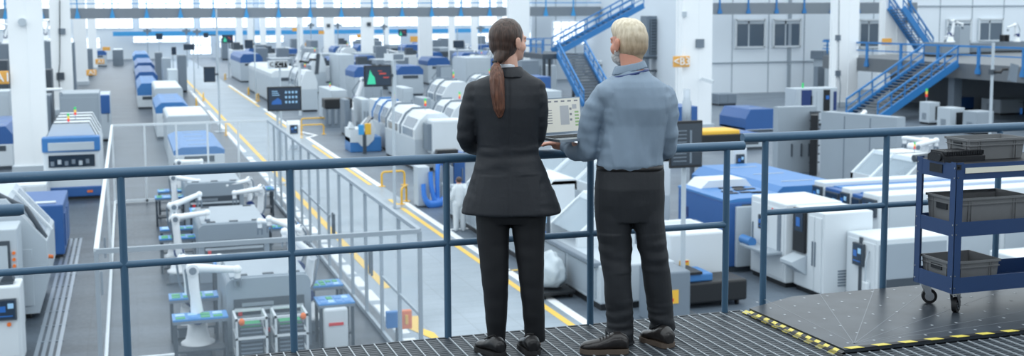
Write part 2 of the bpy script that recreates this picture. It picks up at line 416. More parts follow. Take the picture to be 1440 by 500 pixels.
cd = MB().tube([at_y(84, 0, 87.85), at_y(84, 90, 87.85), at_y(82, 107, 87.85), at_y(84, 123, 87.85)], .04, 6).build('conduit', 'darkgrey', cols[1]); cd.matrix_parent_inverse = Matrix.Translation(-cols[1].location)
lp = boxon(cols[0], 'alarm_disc', 31, 31, .1, .1, 'pale'); 
p = at_y(31, 31, 54.8); o = MB().cyl((p.x, p.y, p.z), (p.x, p.y+.2, p.z), .17, 16).build('bell_cover', 'pale', cols[0]); o.matrix_parent_inverse = Matrix.Translation(-cols[0].location)
boxon(cols[4], 'conduit_box', 985, 61, .5, .5, 'midgrey'); boxon(cols[4], 'conduit_box', 963, 20, .25, .3, 'pale')
for q, y in ((9, 103), (9, 53)): boxon(cols[q], 'conduit_box', 1179, y, .4, .4, 'midgrey')
cd = MB().tube([at_y(1180, 0, 73.8), at_y(1179, 100, 73.8), at_y(1182, 120, 73.8), at_y(1180, 155, 73.8)], .03, 6).build('conduit', 'midgrey', cols[9]); cd.matrix_parent_inverse = Matrix.Translation(-cols[9].location)
boxon(cols[10], 'conduit_box', 1274, 30, .3, .4, 'midgrey')
boxon(cols[8], 'conduit_box', 462, 36, .5, .5, 'darkgrey', Yoff=-.2); boxon(cols[7], 'conduit_box', 519, 34, .5, .5, 'darkgrey', Yoff=-.2)
# security camera and its arm on the B3 column
p = at_y(992, 113, 60.9); t = thing('security_camera', 'white security camera mounted on the B3 column', 'camera', p)
MB().bar((.25, -.5, -.08), (-.25, 0, .1), .2, .2).build('housing', 'white', t); MB().cyl((.1, 0, 0), (.25, 1.1, 0), .04).build('bracket', 'pale', t)
# hanging lettered signs (text is mesh)
def text_mesh(name, s, size, m, parent, loc, rot=(math.pi/2, 0, 0), ext=.01, align='CENTER'):
    cu = bpy.data.curves.new('tmp', 'FONT'); cu.body = s; cu.size = size; cu.extrude = ext; cu.align_x = align; cu.align_y = 'CENTER'; cu.resolution_u = 2
    o = bpy.data.objects.new('tmp', cu); C.objects.link(o); dg = bpy.context.evaluated_depsgraph_get()
    me = bpy.data.meshes.new_from_object(o.evaluated_get(dg)); bpy.data.objects.remove(o)
    me.materials.clear(); me.materials.append(M[m] if isinstance(m, str) else m)
    q = bpy.data.objects.new(name, me); C.objects.link(q); q.parent = parent; q.location = loc; q.rotation_euler = rot
    return q
def bay_sign(s, x0, x1, y0, y1, Y, label):
    a = at_y(x0, y0, Y); b = at_y(x1, y1, Y); w = b.x-a.x; h = a.z-b.z
    t = thing('bay_sign', label, 'sign', ((a.x+b.x)/2, Y, b.z))
    MB().box(-w/2, w/2, 0, .1, 0, h, .03).build('panel', 'sign_orange', t)
    if s: text_mesh('lettering', s, h*1.0, 'column_paint', t, (w*.08 if len(s) < 3 else 0, -.03, h*.5), ext=.02)
    MB().box(-w/2, w/2, .1, .14, h*.4, h*.5).build('bracket', 'pale', t)
bay_sign('A1', -8, 13, 100, 118, 54.8, 'orange A1 bay sign cut by the left edge of the picture')
bay_sign('<B3', 947, 970, 79, 94, 61.7, 'orange B3 bay sign with an arrow on the column beside the man')
bay_sign('A2', 121, 136, 98, 106, 86, 'small orange bay sign above the pale cabinet in the left aisle')
bay_sign('A3', 134, 147, 83, 90, 110, 'small orange bay sign deeper in the left aisle')
bay_sign('', 144, 155, 66, 71, 150, 'tiny orange bay sign at the far mouth of the left aisle')
bay_sign('', 1241, 1254, 54, 63, 80, 'small orange bay sign on the railing by the right-hand staircase')
bay_sign('', 609, 620, 86, 95, 121.5, 'small orange bay sign right of the column left of the woman')
bay_sign('', 577, 589, 51, 59, 140, 'orange bay sign high beside the column left of the woman')
for i, q in enumerate(((470, 477, 65, 71), (429, 437, 60, 65), (448, 456, 43, 48), (502, 509, 48, 53), (411, 418, 39, 44))):
    bay_sign('', *q, 165+i*4, ['tiny orange sign right of the narrow column near the tall cabinet', 'tiny orange sign on the grey block behind the arm monitor', 'tiny orange sign under the walkway by the narrow column', 'tiny orange sign left of the middle white column', 'tiny orange sign at the left of the columns far back'][i])
# ------------------------------------------------------------- upper walkway
YB = 112.
def walkway():
    t = thing('walkway', 'grey overhead walkway with sky blue railings crossing the hall', 'walkway', (0, YB, 0))
    zt = 7.55; zb = 6.62
    MB().box(-40, 46, 0, 2.2, zb, zt).build('deck', 'beam_grey', t)
    for z in (7.95, 8.35, 8.75): MB().box(-40, 46, -.1, -.02, z-.04, z+.04).build('rail', 'sky_blue', t)
    MB().box(-40, 46, 2.1, 2.2, 8.7, 8.8).build('rail', 'sky_blue', t)
    k = 0
    for i in range(28):
        x = -36.4+i*2.94
        q = MB().box(x-.05, x+.05, -.14, -.02, zt-.4, 8.8)
        q.prism([(x-.05, zt-.15), (x+.05, zt-.15), (x+.22, zb+.12), (x+.22, zb), (x-.22, zb), (x-.22, zb+.12)], -.16, 0)
        q.build('post', 'sky_blue', t)
    return t
walkway()
# =============================================================== machine kit
def px_front(xl, xr, yt, Y, D=None):
    """world x0, x1, z of a front face standing in plane Y; with D also the depth that keeps the outline"""
    a = at_y(xl, yt, Y); b = at_y(xr, yt, Y)
    if D is None: return a.x, b.x, (a.z+b.z)/2
    while a.x > 0 and D > .5:
        a2 = at_y(xl, yt, Y+D)
        if b.x-a2.x > .5*(b.x-a.x): return a2.x, b.x, (a.z+b.z)/2, D
        D *= .85
    return a.x if D > .5 or a.x < 0 else at_y(xl, yt, Y+D).x, b.x, (a.z+b.z)/2, D
def stack_light(t, x, y, z, s=1.):
    s *= .62
    m = MB(); m.mat(0).cyl((x, y, z), (x, y, z+.25*s), .02*s, 8)
    for k, c in enumerate((1, 2, 3)): m.mat(c).cyl((x, y, z+(.25+.14*k)*s), (x, y, z+(.39+.14*k)*s), .06*s, 10)
    return m.build('stack_light', ['steel', 'lamp_red', 'lamp_yellow', 'lamp_green'], t)
def screen(t, p, axis, w, h, kind='screen_dark', name='screen', frame='darkgrey'):
    """little monitor with picture blocks; axis 'y' faces -Y, 'x' faces -X"""
    x, y, z = p; m = MB()
    def q(a0, a1, b0, b1, d0, d1):
        if axis == 'y': m.box(x+a0, x+a1, y+d0, y+d1, z+b0, z+b1)
        else: m.box(x+d0, x+d1, y-a1, y-a0, z+b0, z+b1)
    m.mat(0); q(-w/2, w/2, -h/2, h/2, -.07, 0)
    m.mat(1); q(-w/2+.03, w/2-.03, -h/2+.03, h/2-.03, -.075, -.07)
    m.mat(2); q(-w*.38, -w*.05, -h*.1, h*.18, -.08, -.075); q(-w*.38, w*.3, -h*.32, -h*.27, -.08, -.075)
    m.mat(3); q(w*.06, w*.36, h*.06, h*.3, -.08, -.075)
    return m.build(name, [frame, 'screen_dark', kind, 'screen_text'], t)
def cabinet(name, label, cat, x0, y0, W, D, H, body='white', doors=2, face='x', scr=None, shelf=False, vent=True, group=None, z0=0., top=None, dark_front=False, stack=False, handles=True):
    """machine cabinet; its working side is -X (face='x') or -Y (face='y')"""
    t = thing(name, label, cat, (x0, y0, z0), group=group); c = .03
    MB().box(.05, W-.05, .05, D-.05, 0, .14).build('plinth', 'black', t)
    MB().box(0, W, 0, D, .12, H, c).build('body', body, t)
    L = D if face == 'x' else W
    for k in range(doors):
        a = L*.04+(L*.92)*k/doors; b = L*.04+(L*.92)*(k+1)/doors-.03
        m = MB()
        if face == 'x': m.box(-.025, 0, a, b, .2, H*.93, .008)
        else: m.box(a, b, -.025, 0, .2, H*.93, .008)
        d = m.build('door', body, t)
        if handles:
            hh = MB(); s = b-.09 if k % 2 == 0 else a+.05
            if face == 'x': hh.box(-.06, -.025, s, s+.04, H*.42, H*.68, .01)
            else: hh.box(s, s+.04, -.06, -.025, H*.42, H*.68, .01)
            hh.build('handle', 'midgrey', d)
    if dark_front:
        MB().mat(0).box(.06, W-.06, -.03, 0, .25, H-.12, .01).mat(1).box(.25, W*.6, -.04, -.03, .4, .7).build('service_panel', ['grey', 'darkgrey'], t)
    if vent:
        m = MB()
        for i in range(6):
            if face == 'x': m.box(W*.3, W*.7, -.015, 0, .3+i*.07, .34+i*.07)
            else: m.box(-.015, 0, D*.3, D*.7, .3+i*.07, .34+i*.07)
        m.build('vent', 'midgrey', t)
    if scr:
        a, z, w, h = scr[:4]
        screen(t, (-.03, L*a, z, ) if face == 'x' else (L*a, -.03, z), face, w, h, 'screen_blue')
    if shelf:
        m = MB()
        if face == 'x': m.prism([(-.5, .95), (-.5, 1.02), (0, 1.1), (0, .6)], D*.1, D*.75, 'y')
        else: m.prism([(-.5, .95), (-.5, 1.02), (0, 1.1), (0, .6)], W*.1, W*.75, 'x')
        m.build('console_shelf', body, t)
    if top: MB().box(W*.1, W*.9, D*.1, D*.9, H, H+top, .03).build('top_box', body, t)
    if stack: stack_light(t, W*.2, D*.3, H)
    return t
def rounded(W, H, r=.15, n=5, z0=0):
    p = [(0, z0), (W, z0)]
    for i in range(n+1): a = math.pi/2*i/n; p.append((W-r+r*math.cos(a), H-r+r*math.sin(a)))
    for i in range(n+1): a = math.pi/2+math.pi/2*i/n; p.append((r+r*math.cos(a), H-r+r*math.sin(a)))
    return p
dm('press_grey', srgb(144, 157, 169), .45, var=.05, scale=1.5)
def placer(label, x0, x1, y0, D, H, group=None, slot=True):
    """pale robot-fed press with a rounded hood and a wide dark slot at the front"""
    W = x1-x0; t = thing('assembly_press', label, 'machine', (x0, y0, 0), group=group)
    MB().prism(rounded(W, H, .17), 0, D).build('body', 'press_grey', t)
    MB().box(.08, W-.08, .1, D-.1, H-.02, H+.03, .02).build('lid', 'grey', t)
    m = MB().mat(0)
    for x in (.22, W*.5-.1, W-.42): m.box(x, x+.22, .12, .24, H+.03, H+.05)
    for x in (.22, W-.42): m.box(x, x+.22, D-.35, D-.25, H+.03, H+.05)
    m.build('lid_latch', 'darkgrey', t)
    m = MB().mat(0).box(.14, W-.14, -.02, .02, H*.5, H*.72).mat(1).box(.16, W-.16, -.05, -.01, H*.56, H*.6).box(.16, W-.16, -.06, -.01, H*.44, H*.49).mat(2).box(.3, W*.55, -.06, -.02, H*.62, H*.67).mat(3).box(.22, .3, -.07, -.03, H*.5, H*.56)
    m.build('work_slot', ['darkgrey', 'pale', 'steel', 'red'], t)
    MB().mat(0).box(W*.2, W*.28, -.03, 0, H*.24, H*.3).mat(1).box(W*.32, W*.5, -.03, 0, H*.24, H*.3).build('warning_sticker', ['yellow', 'red'], t)
    return t
def robot(label, x, y, z, rz, pose=(0., 30., -60.), s=1., group='robot arms along the fenced line'):
    """six-axis arm: pose = base turn, upper-arm lean, elbow"""
    t = thing('industrial_robot', label, 'robot', (x, y, z), rz, group); t.scale = (s, s, s)
    MB().mat(0).lathe([(0, 0), (.26, 0), (.27, .05), (.2, .09), (.17, .2), (.15, .34), (0, .36)], n=20).build('base', 'robot_white', t)
    a = math.radians(pose[1]); b = math.radians(pose[1]+pose[2])
    S = Vector((0, 0, .48)); E_ = S+Vector((math.sin(a), 0, math.cos(a)))*.78
    m = MB().mat(0).lathe([(0, .34), (.14, .34), (.15, .42), (.12, .5), (0, .52)], n=16).mat(1).cyl(S+Vector((0, -.17, 0)), S+Vector((0, .17, 0)), .12, 18)
    m.mat(2).cyl(S+Vector((0, -.19, 0)), S+Vector((0, -.16, 0)), .07, 14); m.build('shoulder', ['robot_white', 'navy', 'robot_white'], t)
    off = Vector((0, -.1, 0))
    MB().tube([S+off, S+(E_-S)*.15+off, S+(E_-S)*.5+off, E_+off], [.105, .1, .078, .085], 14).build('upper_arm', 'robot_white', t)
    m = MB().mat(0).cyl(E_+Vector((0, -.2, 0)), E_+Vector((0, .1, 0)), .1, 16).mat(1).cyl(E_+Vector((0, -.22, 0)), E_+Vector((0, -.19, 0)), .06, 12).build('elbow', ['robot_white', 'midgrey'], t)
    Wp = E_+Vector((math.sin(b), 0, math.cos(b)))*.72; of2 = Vector((0, .04, 0))
    MB().tube([E_+of2, E_+(Wp-E_)*.2+of2, Wp+of2], [.085, .075, .055], 14).build('forearm', 'robot_white', t)
    m = MB().mat(0).ball(Wp+of2, .075, 12).cyl(Wp+of2, Wp+of2+Vector((0, 0, -.14)), .05, 12).mat(1).cyl(Wp+of2+Vector((0, 0, -.14)), Wp+of2+Vector((0, 0, -.18)), .06, 12).box(Wp.x-.06, Wp.x-.03, Wp.y, Wp.y+.06, Wp.z-.3, Wp.z-.18).box(Wp.x+.03, Wp.x+.06, Wp.y, Wp.y+.06, Wp.z-.3, Wp.z-.18)
    m.build('gripper', ['robot_white', 'midgrey'], t)
    MB().tube([S+Vector((0, .12, .0)), S+Vector((-.12, .16, .3)), E_+Vector((-.1, .12, -.05)), E_+Vector((0, .06, .12))], .022, 8).build('hose', 'midgrey', t)
    return t
def tray_table(label, x, y, W, D, H, group='tray tables beside the robot arms', n=1):
    t = thing('tray_table', label, 'table', (x, y, 0), group=group)
    MB().box(0, W, 0, D, H-.06, H).build('tabletop', 'midgrey', t)
    for a, b in ((.02, .02), (W-.08, .02), (.02, D-.08), (W-.08, D-.08)): MB().box(a, a+.06, b, b+.06, 0, H-.06).build('leg', 'darkgrey', t)
    MB().box(.06, W-.06, .06, D-.06, .25, .29).build('shelf', 'darkgrey', t)
    m = MB().mat(0).box(.0, W, .0, D, H, H+.035).mat(1)
    r = random.Random(int(x*100+y*10))
    for i in range(4):
        for j in range(2):
            a = .06+i*(W-.1)/4; b = .06+j*(D-.1)/2
            m.mat(1 if r.random() < .55 else 2 if r.random() < .6 else 0)
            m.box(a, a+(W-.1)/4*.75, b, b+(D-.1)/2*.75, H+.035, H+.045)
    m.build('tray', ['tray_blue', 'pcb_green', 'screen_text'], t)
    return t
def cart_rack(label, x, y, W=.62, D=.8, H=1.0):
    t = thing('magazine_rack', label, 'rack', (x, y, 0), group=None); w = .045
    for a in (0, W-w):
        for b in (0, D-w): MB().box(a, a+w, b, b+w, 0, H).build('post', 'white', t)
    m = MB()
    for z in (.12, .5, H-w):
        for b in (0, D-w): m.box(0, W, b, b+w, z, z+w)
        for a in (0, W-w): m.box(a, a+w, 0, D, z, z+w)
    m.build('frame_rails', 'white', t)
    m = MB().mat(0).box(.08, W-.08, .08, D-.08, .17, H-.2).mat(1)
    for i in range(8): m.box(.1, W-.1, .06, .08, .2+i*.08, .23+i*.08)
    m.build('magazine', ['darkgrey', 'midgrey'], t)
    MB().box(.12, W-.12, .1, D-.12, H-.2, H-.17).build('circuit_board', 'pcb_green', t)
    return t
def knob(parent, x, y, z): 
    return MB().ball((x, y, z), .06, 10, (1, .8, 1.25)).build('signal_knob', 'orange', parent)
def lid_machine(label, x0, x1, y0, D, H, lid='blue', body='white', lidh=.35, group=None, cat='machine', name='reflow_oven', ends=True):
    """long oven: pale carcass, chamfered coloured lid"""
    W = x1-x0; t = thing(name, label, cat, (x0, y0, 0), group=group)
    MB().box(.04, W-.04, .04, D-.04, 0, .16).build('plinth', 'darkgrey', t)
    MB().box(0, W, 0, D, .14, H-lidh, .03).build('body', body, t)
    c = min(.3, W*.18)
    MB().prism([(-.02, H-lidh), (W+.02, H-lidh), (W+.02, H-lidh*.45), (W-c, H), (c, H), (-.02, H-lidh*.45)], .02, D-.02).build('lid', lid, t)
    MB().box(W*.2, W*.8, -.02, .03, H-lidh-.3, H-lidh-.06).build('inlet', 'darkgrey', t)
    n = min(4, max(1, int(D/1.6)))
    for k in range(n):
        a = .06+(D-.12)*k/n; b = .06+(D-.12)*(k+1)/n-.05
        for u0, u1 in ((-.02, 0), (W, W+.02)): MB().box(u0, u1, a, b, .22, H-lidh-.08).build('side_panel', body, t)
        a = .1+(D-.2)*(k+.5)/n; MB().box(W*.3, W*.7, a-.02, a+.02, H, H+.02).build('lid_seam', 'pale', t)
    return t
def mounter(label, x0, x1, y0, D, H, blue='blue', group=None):
    """chip mounter seen in the left aisle: blue band, window, button row, blue skirt"""
    W = x1-x0; t = thing('chip_mounter', label, 'machine', (x0, y0, 0), group=group)
    MB().box(.05, W-.05, 0, D, 0, .12).build('plinth', 'black', t)
    MB().box(0, W, 0, D, .1, H*.66, .04).build('body', 'white', t)
    MB().box(-.03, W+.03, -.05, .3, .1, .48, .04).build('skirt', 'deep_blue', t)
    m = MB().mat(0).box(.18, W-.18, -.04, .02, H*.44, H*.6).mat(1)
    for i in range(6): m.mat(1+(i % 3 == 1)).box(.25+i*(W-.5)/6, .25+(i+.5)*(W-.5)/6, -.06, -.04, H*(.46+.02*(i % 2)), H*(.52+.02*(i % 2)))
    m.build('window', ['dark_glass', 'midgrey', 'pale'], t)
    MB().box(-.03, W+.03, -.08, .5, H*.64, H*.84, .05).build('hood', blue, t)
    MB().box(.18, W-.18, -.1, -.06, H*.66, H*.77, .02).build('name_plate', 'pale', t)
    for k in range(4):
        y = .5+k*(D-.6)/4; d = (D-.6)/4*.8
        m = MB().mat(0).prism([(.0, H*.66), (W, H*.66), (W-.05, H*.78), (W-.35, H), (.35, H), (.05, H*.78)], y, y+d)
        m.mat(1).prism([(.04, H*.79), (W-.04, H*.79), (W-.34, H+.03), (.34, H+.03)], y+d*.05, y+d*.17)
        m.build('cover', ['white', 'darkgrey'], t)
    for i, mm in enumerate(('blue', 'blue', 'orange')): MB().cyl((W*.12+i*.12, -.07, H*.33), (W*.12+i*.12, -.02, H*.33), .035).build('button', mm, t)
    MB().box(W*.75, W*.85, -.07, -.04, .25, .33).build('warning_sticker', 'orange', t)
    stack_light(t, W*.55, D*.35, H, 1.2); stack_light(t, W*.45, D*.15, H*.95, 1.2)
    return t
def pole_monitor(label, xb, Y, px_m, side=0, H=None, kind='screen_blue', polex=None, green=False, backside=False, parts=True):
    """monitor on a floor pole; px_m = left, right, top, bottom of the screen in the photograph's plane Y"""
    a = at_y(px_m[0], px_m[2], Y); b = at_y(px_m[1], px_m[3], Y); p = at_y(xb, 100, Y)
    t = thing('pole_monitor', label, 'monitor', (p.x, Y, 0))
    top = H if H else (a.z+b.z)/2
    MB().cyl((0, .1, .03), (0, .1, top), .055, 12).build('pole', 'pale', t)
    MB().box(-.3, .3, -.2, .4, 0, .04, .01).build('base_plate', 'steel', t)
    w = b.x-a.x; h = a.z-b.z; cx = (a.x+b.x)/2-p.x; cz = (a.z+b.z)/2
    m = MB().mat(0).box(cx-w/2, cx+w/2, -.09, -.02, cz-h/2, cz+h/2, .02)
    d = m.build('display', ['black'], t)
    s = MB().mat(0).box(cx-w*.46, cx+w*.46, -.1, -.085, cz-h*.44, cz+h*.44)
    if kind == 'dash':
        r = random.Random(2); s.mat(1)
        s.prism([(cx-w*.38, cz-h*.22), (cx-w*.08, cz-h*.22), (cx-w*.1, cz-h*.05), (cx-w*.2, cz+h*.05), (cx-w*.26, cz-h*.02), (cx-w*.36, cz-h*.1)], -.105, -.1)
        s.mat(2)
        for i in range(4):
            for j in range(3): s.box(cx+w*(.02+i*.1), cx+w*(.02+i*.1+.055), -.105, -.1, cz+h*(.22-j*.2), cz+h*(.22-j*.2+.09))
        for j in range(3): s.box(cx-w*.36, cx-w*(.2-j*.03), -.105, -.1, cz+h*(.3-j*.08), cz+h*(.33-j*.08))
        s.build('picture', ['screen_dark', 'screen_blue', 'screen_text'], d)
    elif kind == 'chart':
        s.mat(1).prism([(cx-w*.4, cz-h*.38), (cx-w*.08, cz-h*.38), (cx-w*.12, cz-h*.05), (cx-w*.22, cz+h*.1), (cx-w*.28, cz+h*.3), (cx-w*.34, cz-h*.05)], -.105, -.1)
        s.mat(2).box(cx+w*.05, cx+w*.3, -.105, -.1, cz+h*.08, cz+h*.14).box(cx+w*.2, cx+w*.4, -.105, -.1, cz-h*.1, cz-h*.05).box(cx+w*.0, cx+w*.15, -.105, -.1, cz+h*.22, cz+h*.25)
        s.build('picture', ['screen_dark', 'screen_green', 'screen_red'], d)
    elif kind == 'shelfview':
        s.mat(1)
        for j in range(9): s.box(cx-w*.4, cx+w*.0, -.105, -.1, cz-h*.36+j*h*.08, cz-h*.34+j*h*.08)
        s.mat(2).box(cx+w*.1, cx+w*.16, -.105, -.1, cz-h*.4, cz+h*.3)
        s.build('picture', ['dark_glass', 'midgrey', 'midgrey'], d)
    else: s.build('picture', ['screen_dark'], d)
    if abs(cx) > w*.4: MB().box(min(cx, 0), max(cx, 0), -.02, .1, cz-.05, cz+.05).build('arm', 'darkgrey', t)
    else: MB().box(-.08, .08, -.03, .1, cz-.1, cz+.1).build('bracket', 'darkgrey', t)
    return t
def barrier(label, x, y, L, rz=0., h=.58, group=None):
    t = thing('hoop_barrier', label, 'barrier', (x, y, 0), rz, group)
    MB().tube([(0, 0, 0), (0, 0, h-.12), (.04, 0, h-.03), (.12, 0, h), (L-.12, 0, h), (L-.04, 0, h-.03), (L, 0, h-.12), (L, 0, 0)], .042, 10).build('hoop', 'yellow', t)
    for a in (0, L): MB().box(a-.12, a+.12, -.12, .12, 0, .02).build('foot_plate', 'yellow', t)
    return t
# ============================================================ left aisle
mounter('blue and white chip mounter with twin signal lights in the left aisle', -3.1, -1.12, 46.6, 6.5, 2.8)
x0, x1, z = px_front(83, 139, 131, 62)
cabinet('tall_cabinet', 'tall plain grey cabinet behind the blue and white chip mounter', 'cabinet', x0, 62, x1-x0, 3, z, 'grey', 1, 'y', handles=False)
x0, x1, z = px_front(139, 154, 134, 68)
t = cabinet('tester_cabinet', 'blue and pale cabinet squeezed behind the tall plain grey cabinet', 'machine', x0, 68, x1-x0, 4, z, 'pale', 1, 'y')
MB().box(0, x1-x0, -.06, .4, z*.6, z+.02, .05).build('blue_hood', 'deep_blue', t)
x0, x1, z = px_front(-30, 16, 178, 57)
lid_machine('blue-lidded white machine cut by the left edge behind the column', x0, x1, 57, 6, z, 'deep_blue', 'white', .8)
# dark robots and racks glimpsed between the left columns
for i, (xl, xr, yt, Y, st, lb) in enumerate(((-10, 11, 62, 100, 'midgrey', 'grey equipment rack glimpsed left of the first column, upper'), (-12, 10, 85, 80, 'darkgrey', 'dark equipment rack behind the A1 sign'),
        (57, 70, 58, 96, 'midgrey', 'grey equipment rack seen between the two left columns'), (56, 72, 98, 84, 'darkgrey', 'dark low equipment block between the two left columns'), (99, 104, 60, 100, 'midgrey', 'grey rack sliver between second and third left columns'), (-6, 12, 128, 66, 'pale', 'pale machine low behind the A1 sign'), (58, 70, 134, 62, 'midgrey', 'grey low cabinet by the second left column'))):
    x0, x1, z = px_front(xl, xr, yt, Y); cabinet('equipment_rack', lb, 'rack', x0, Y, x1-x0, 2, z, st, 1, 'y', handles=False)
for xx, yy, Y, lb in ((3, 46, 98, 'white robot arm above the racks left of the first column'), (62, 62, 94, 'white robot arm seen between the two left columns')):
    p = at_y(xx, yy+25, Y); rz_ = px_front(0, 1, 62 if xx < 10 else 58, 100 if xx < 10 else 96)[2]; robot(lb, p.x, 101.2 if xx < 10 else 97.2, rz_, 0, (0, 20, -100), 1.2, None)
p = at_y(62, 148, 60); robot('white robot arm reaching right from behind the first column', p.x-.3, 60, p.z-.6, .2, (0, 20, 70), 1.1, None)
qq = thing('robot_pedestal', 'grey pedestal behind the first column carrying a reaching robot arm', 'pedestal', (p.x-.3, 60, 0)); MB().box(-.3, .3, -.3, .3, 0, p.z-.6, .02).build('column', 'midgrey', qq)
# below the top rail
x0, x1, z = px_front(5, 64, 262, 44)
cabinet('conveyor_box', 'plain white box machine at the foot of the widest left column', 'machine', x0, 44.4, x1-x0, 3.6, z, 'white', 2, 'y', handles=False)
x0, x1, z = px_front(-40, 88, 292, 35)
t = thing('blue_cabinet', 'large blue cabinet with white top strip at the left, beyond the angled machine', 'machine', (x0, 35.2, 0)); W = x1-x0
MB().box(.05, W-.05, .05, 2.9, 0, .12).build('plinth', 'black', t); MB().box(0, W, 0, 3, .1, z, .04).build('body', 'deep_blue', t)
MB().box(0, W-.6, -.04, 0, z-.45, z-.12, .01).build('white_strip', 'white', t); MB().box(W-.5, W-.25, -.04, 0, z-1.1, z-.6, .01).build('label_plate', 'white', t)
MB().mat(0).box(W, W+.03, .3, 1.3, .3, z-.3).box(W, W+.03, 1.5, 2.6, .3, z-.3).build('side_door', 'deep_blue', t)
MB().box(W*.2, W-.2, .3, .5, z, z+.05, .02).build('top_cover', 'white', t)
# angled cnc machine: profile in XZ seen from the front
t = thing('milling_machine', 'pale milling machine with slanted window front and orange buttons at lower left', 'machine', (-4.9, 28.2, 0))
P_ = [(0, .12), (2.8, .12), (3.02, .9), (3.02, 1.75), (2.2, 2.75), (.4, 2.75), (0, 2.4)]
MB().box(.1, 2.6, .1, 2.6, 0, .14).build('plinth', 'black', t)
MB().prism(P_, 0, 2.8).build('body', 'pale', t)
def slant(m, u0, u1, y0, y1, h):
    a = Vector((3.02, 0, 1.75)); b = Vector((2.2, 0, 2.75)); n = Vector((1, 0, .82)).normalized(); q = lambda u, y, k: a+(b-a)*u+Vector((0, y, 0))+n*k
    m.add([q(u0, y0, 0), q(u1, y0, 0), q(u1, y1, 0), q(u0, y1, 0), q(u0, y0, h), q(u1, y0, h), q(u1, y1, h), q(u0, y1, h)], [(0, 1, 2, 3), (4, 5, 6, 7), (0, 1, 5, 4), (1, 2, 6, 5), (2, 3, 7, 6), (3, 0, 4, 7)])
m = MB(); slant(m, .1, .9, .45, 1.35, .02); m.build('window', 'cover_glass', t)
m = MB(); slant(m, .1, .9, 1.6, 2.5, .02); m.build('window', 'cover_glass', t)
m = MB(); slant(m, .0, 1., 1.4, 1.55, .06); m.build('rib', 'white', t)
MB().tube([(2.98, .25, 1.8), (2.6, .2, 2.5), (2.0, .25, 2.85), (1.5, .25, 2.85)], .06, 10).build('grab_rail', 'darkgrey', t)
m = MB().box(.1, 2.7, -.02, 0, .3, 1.6, .01).build('front_panel', 'pale', t)
for i in range(3): MB().cyl((2.9, .3+i*.5, 1.35-i*.1), (3.06, .3+i*.5, 1.35-i*.1), .045).build('button', 'orange', t)
MB().box(2.4, 2.5, -.03, 0, 1.2, 1.5).build('handle', 'darkgrey', t)
MB().mat(0).box(-.1, .3, .1, .4, 2.7, 2.95).mat(1).box(-.5, -.1, .1, .4, 2.7, 2.9).build('beacon', ['yellow', 'red'], t)
MB().prism([(.55, 2.75), (1.25, 2.75), (1.15, 3.1), (.75, 3.1)], .3, .9).build('extraction_hood', 'darkgrey', t)
x0, x1, z = px_front(-40, 26, 335, 27.2)
t = thing('glazed_cabinet', 'pale control cabinet with dark framed doors in front of the milling machine', 'machine', (x0, 26.9, 0)); W = x1-x0; H = 2.3
MB().box(0, W, 0, 1.1, 0, H, .03).build('body', 'pale', t)
for k in range(2):
    d = MB().box(W-.1-(k+1)*.55, W-.15-k*.55, -.04, 0, .3, H-.25, .01).build('door', 'darkgrey', t)
    MB().box(W-.06-(k+1)*.55, W-.2-k*.55, -.05, -.04, .4, H-.35).build('pane', 'pale', d)
MB().tube([(W-.62, -.05, .3), (W-.62, -.08, 1.2), (W-.62, -.05, 2.)], .03, 8).build('handle', 'steel', t)
for i in range(3): MB().cyl((W-.08, -.05, 1.5+i*.14), (W-.08, 0, 1.5+i*.14), .035).build('button', 'orange', t)
x0, x1, z = px_front(-12, 32, 424, 25)
t = thing('control_kiosk', 'white control kiosk with a dark screen in the bottom left corner', 'kiosk', (x0, 24.6, 0)); W = x1-x0; H = 1.55
MB().box(0, W, 0, .75, 0, H, .04).build('body', 'white', t)
screen(t, (W*.55, -.01, H-.45), 'y', W*.62, .42, 'screen_blue')
MB().box(W*.1, W*.9, -.02, 0, .15, .9, .01).build('door', 'white', t)
MB().cyl((W*.6, -.06, .8), (W*.6, 0, .8), .04).build('button', 'orange', t)
m = MB().box(W*.3, W*.75, .15, .5, H, H+.06).prism([(W*.35, H+.06), (W*.8, H+.06), (W*.7, H+.2), (W*.45, H+.16)], .2, .45).build('top_bracket', 'darkgrey', t)

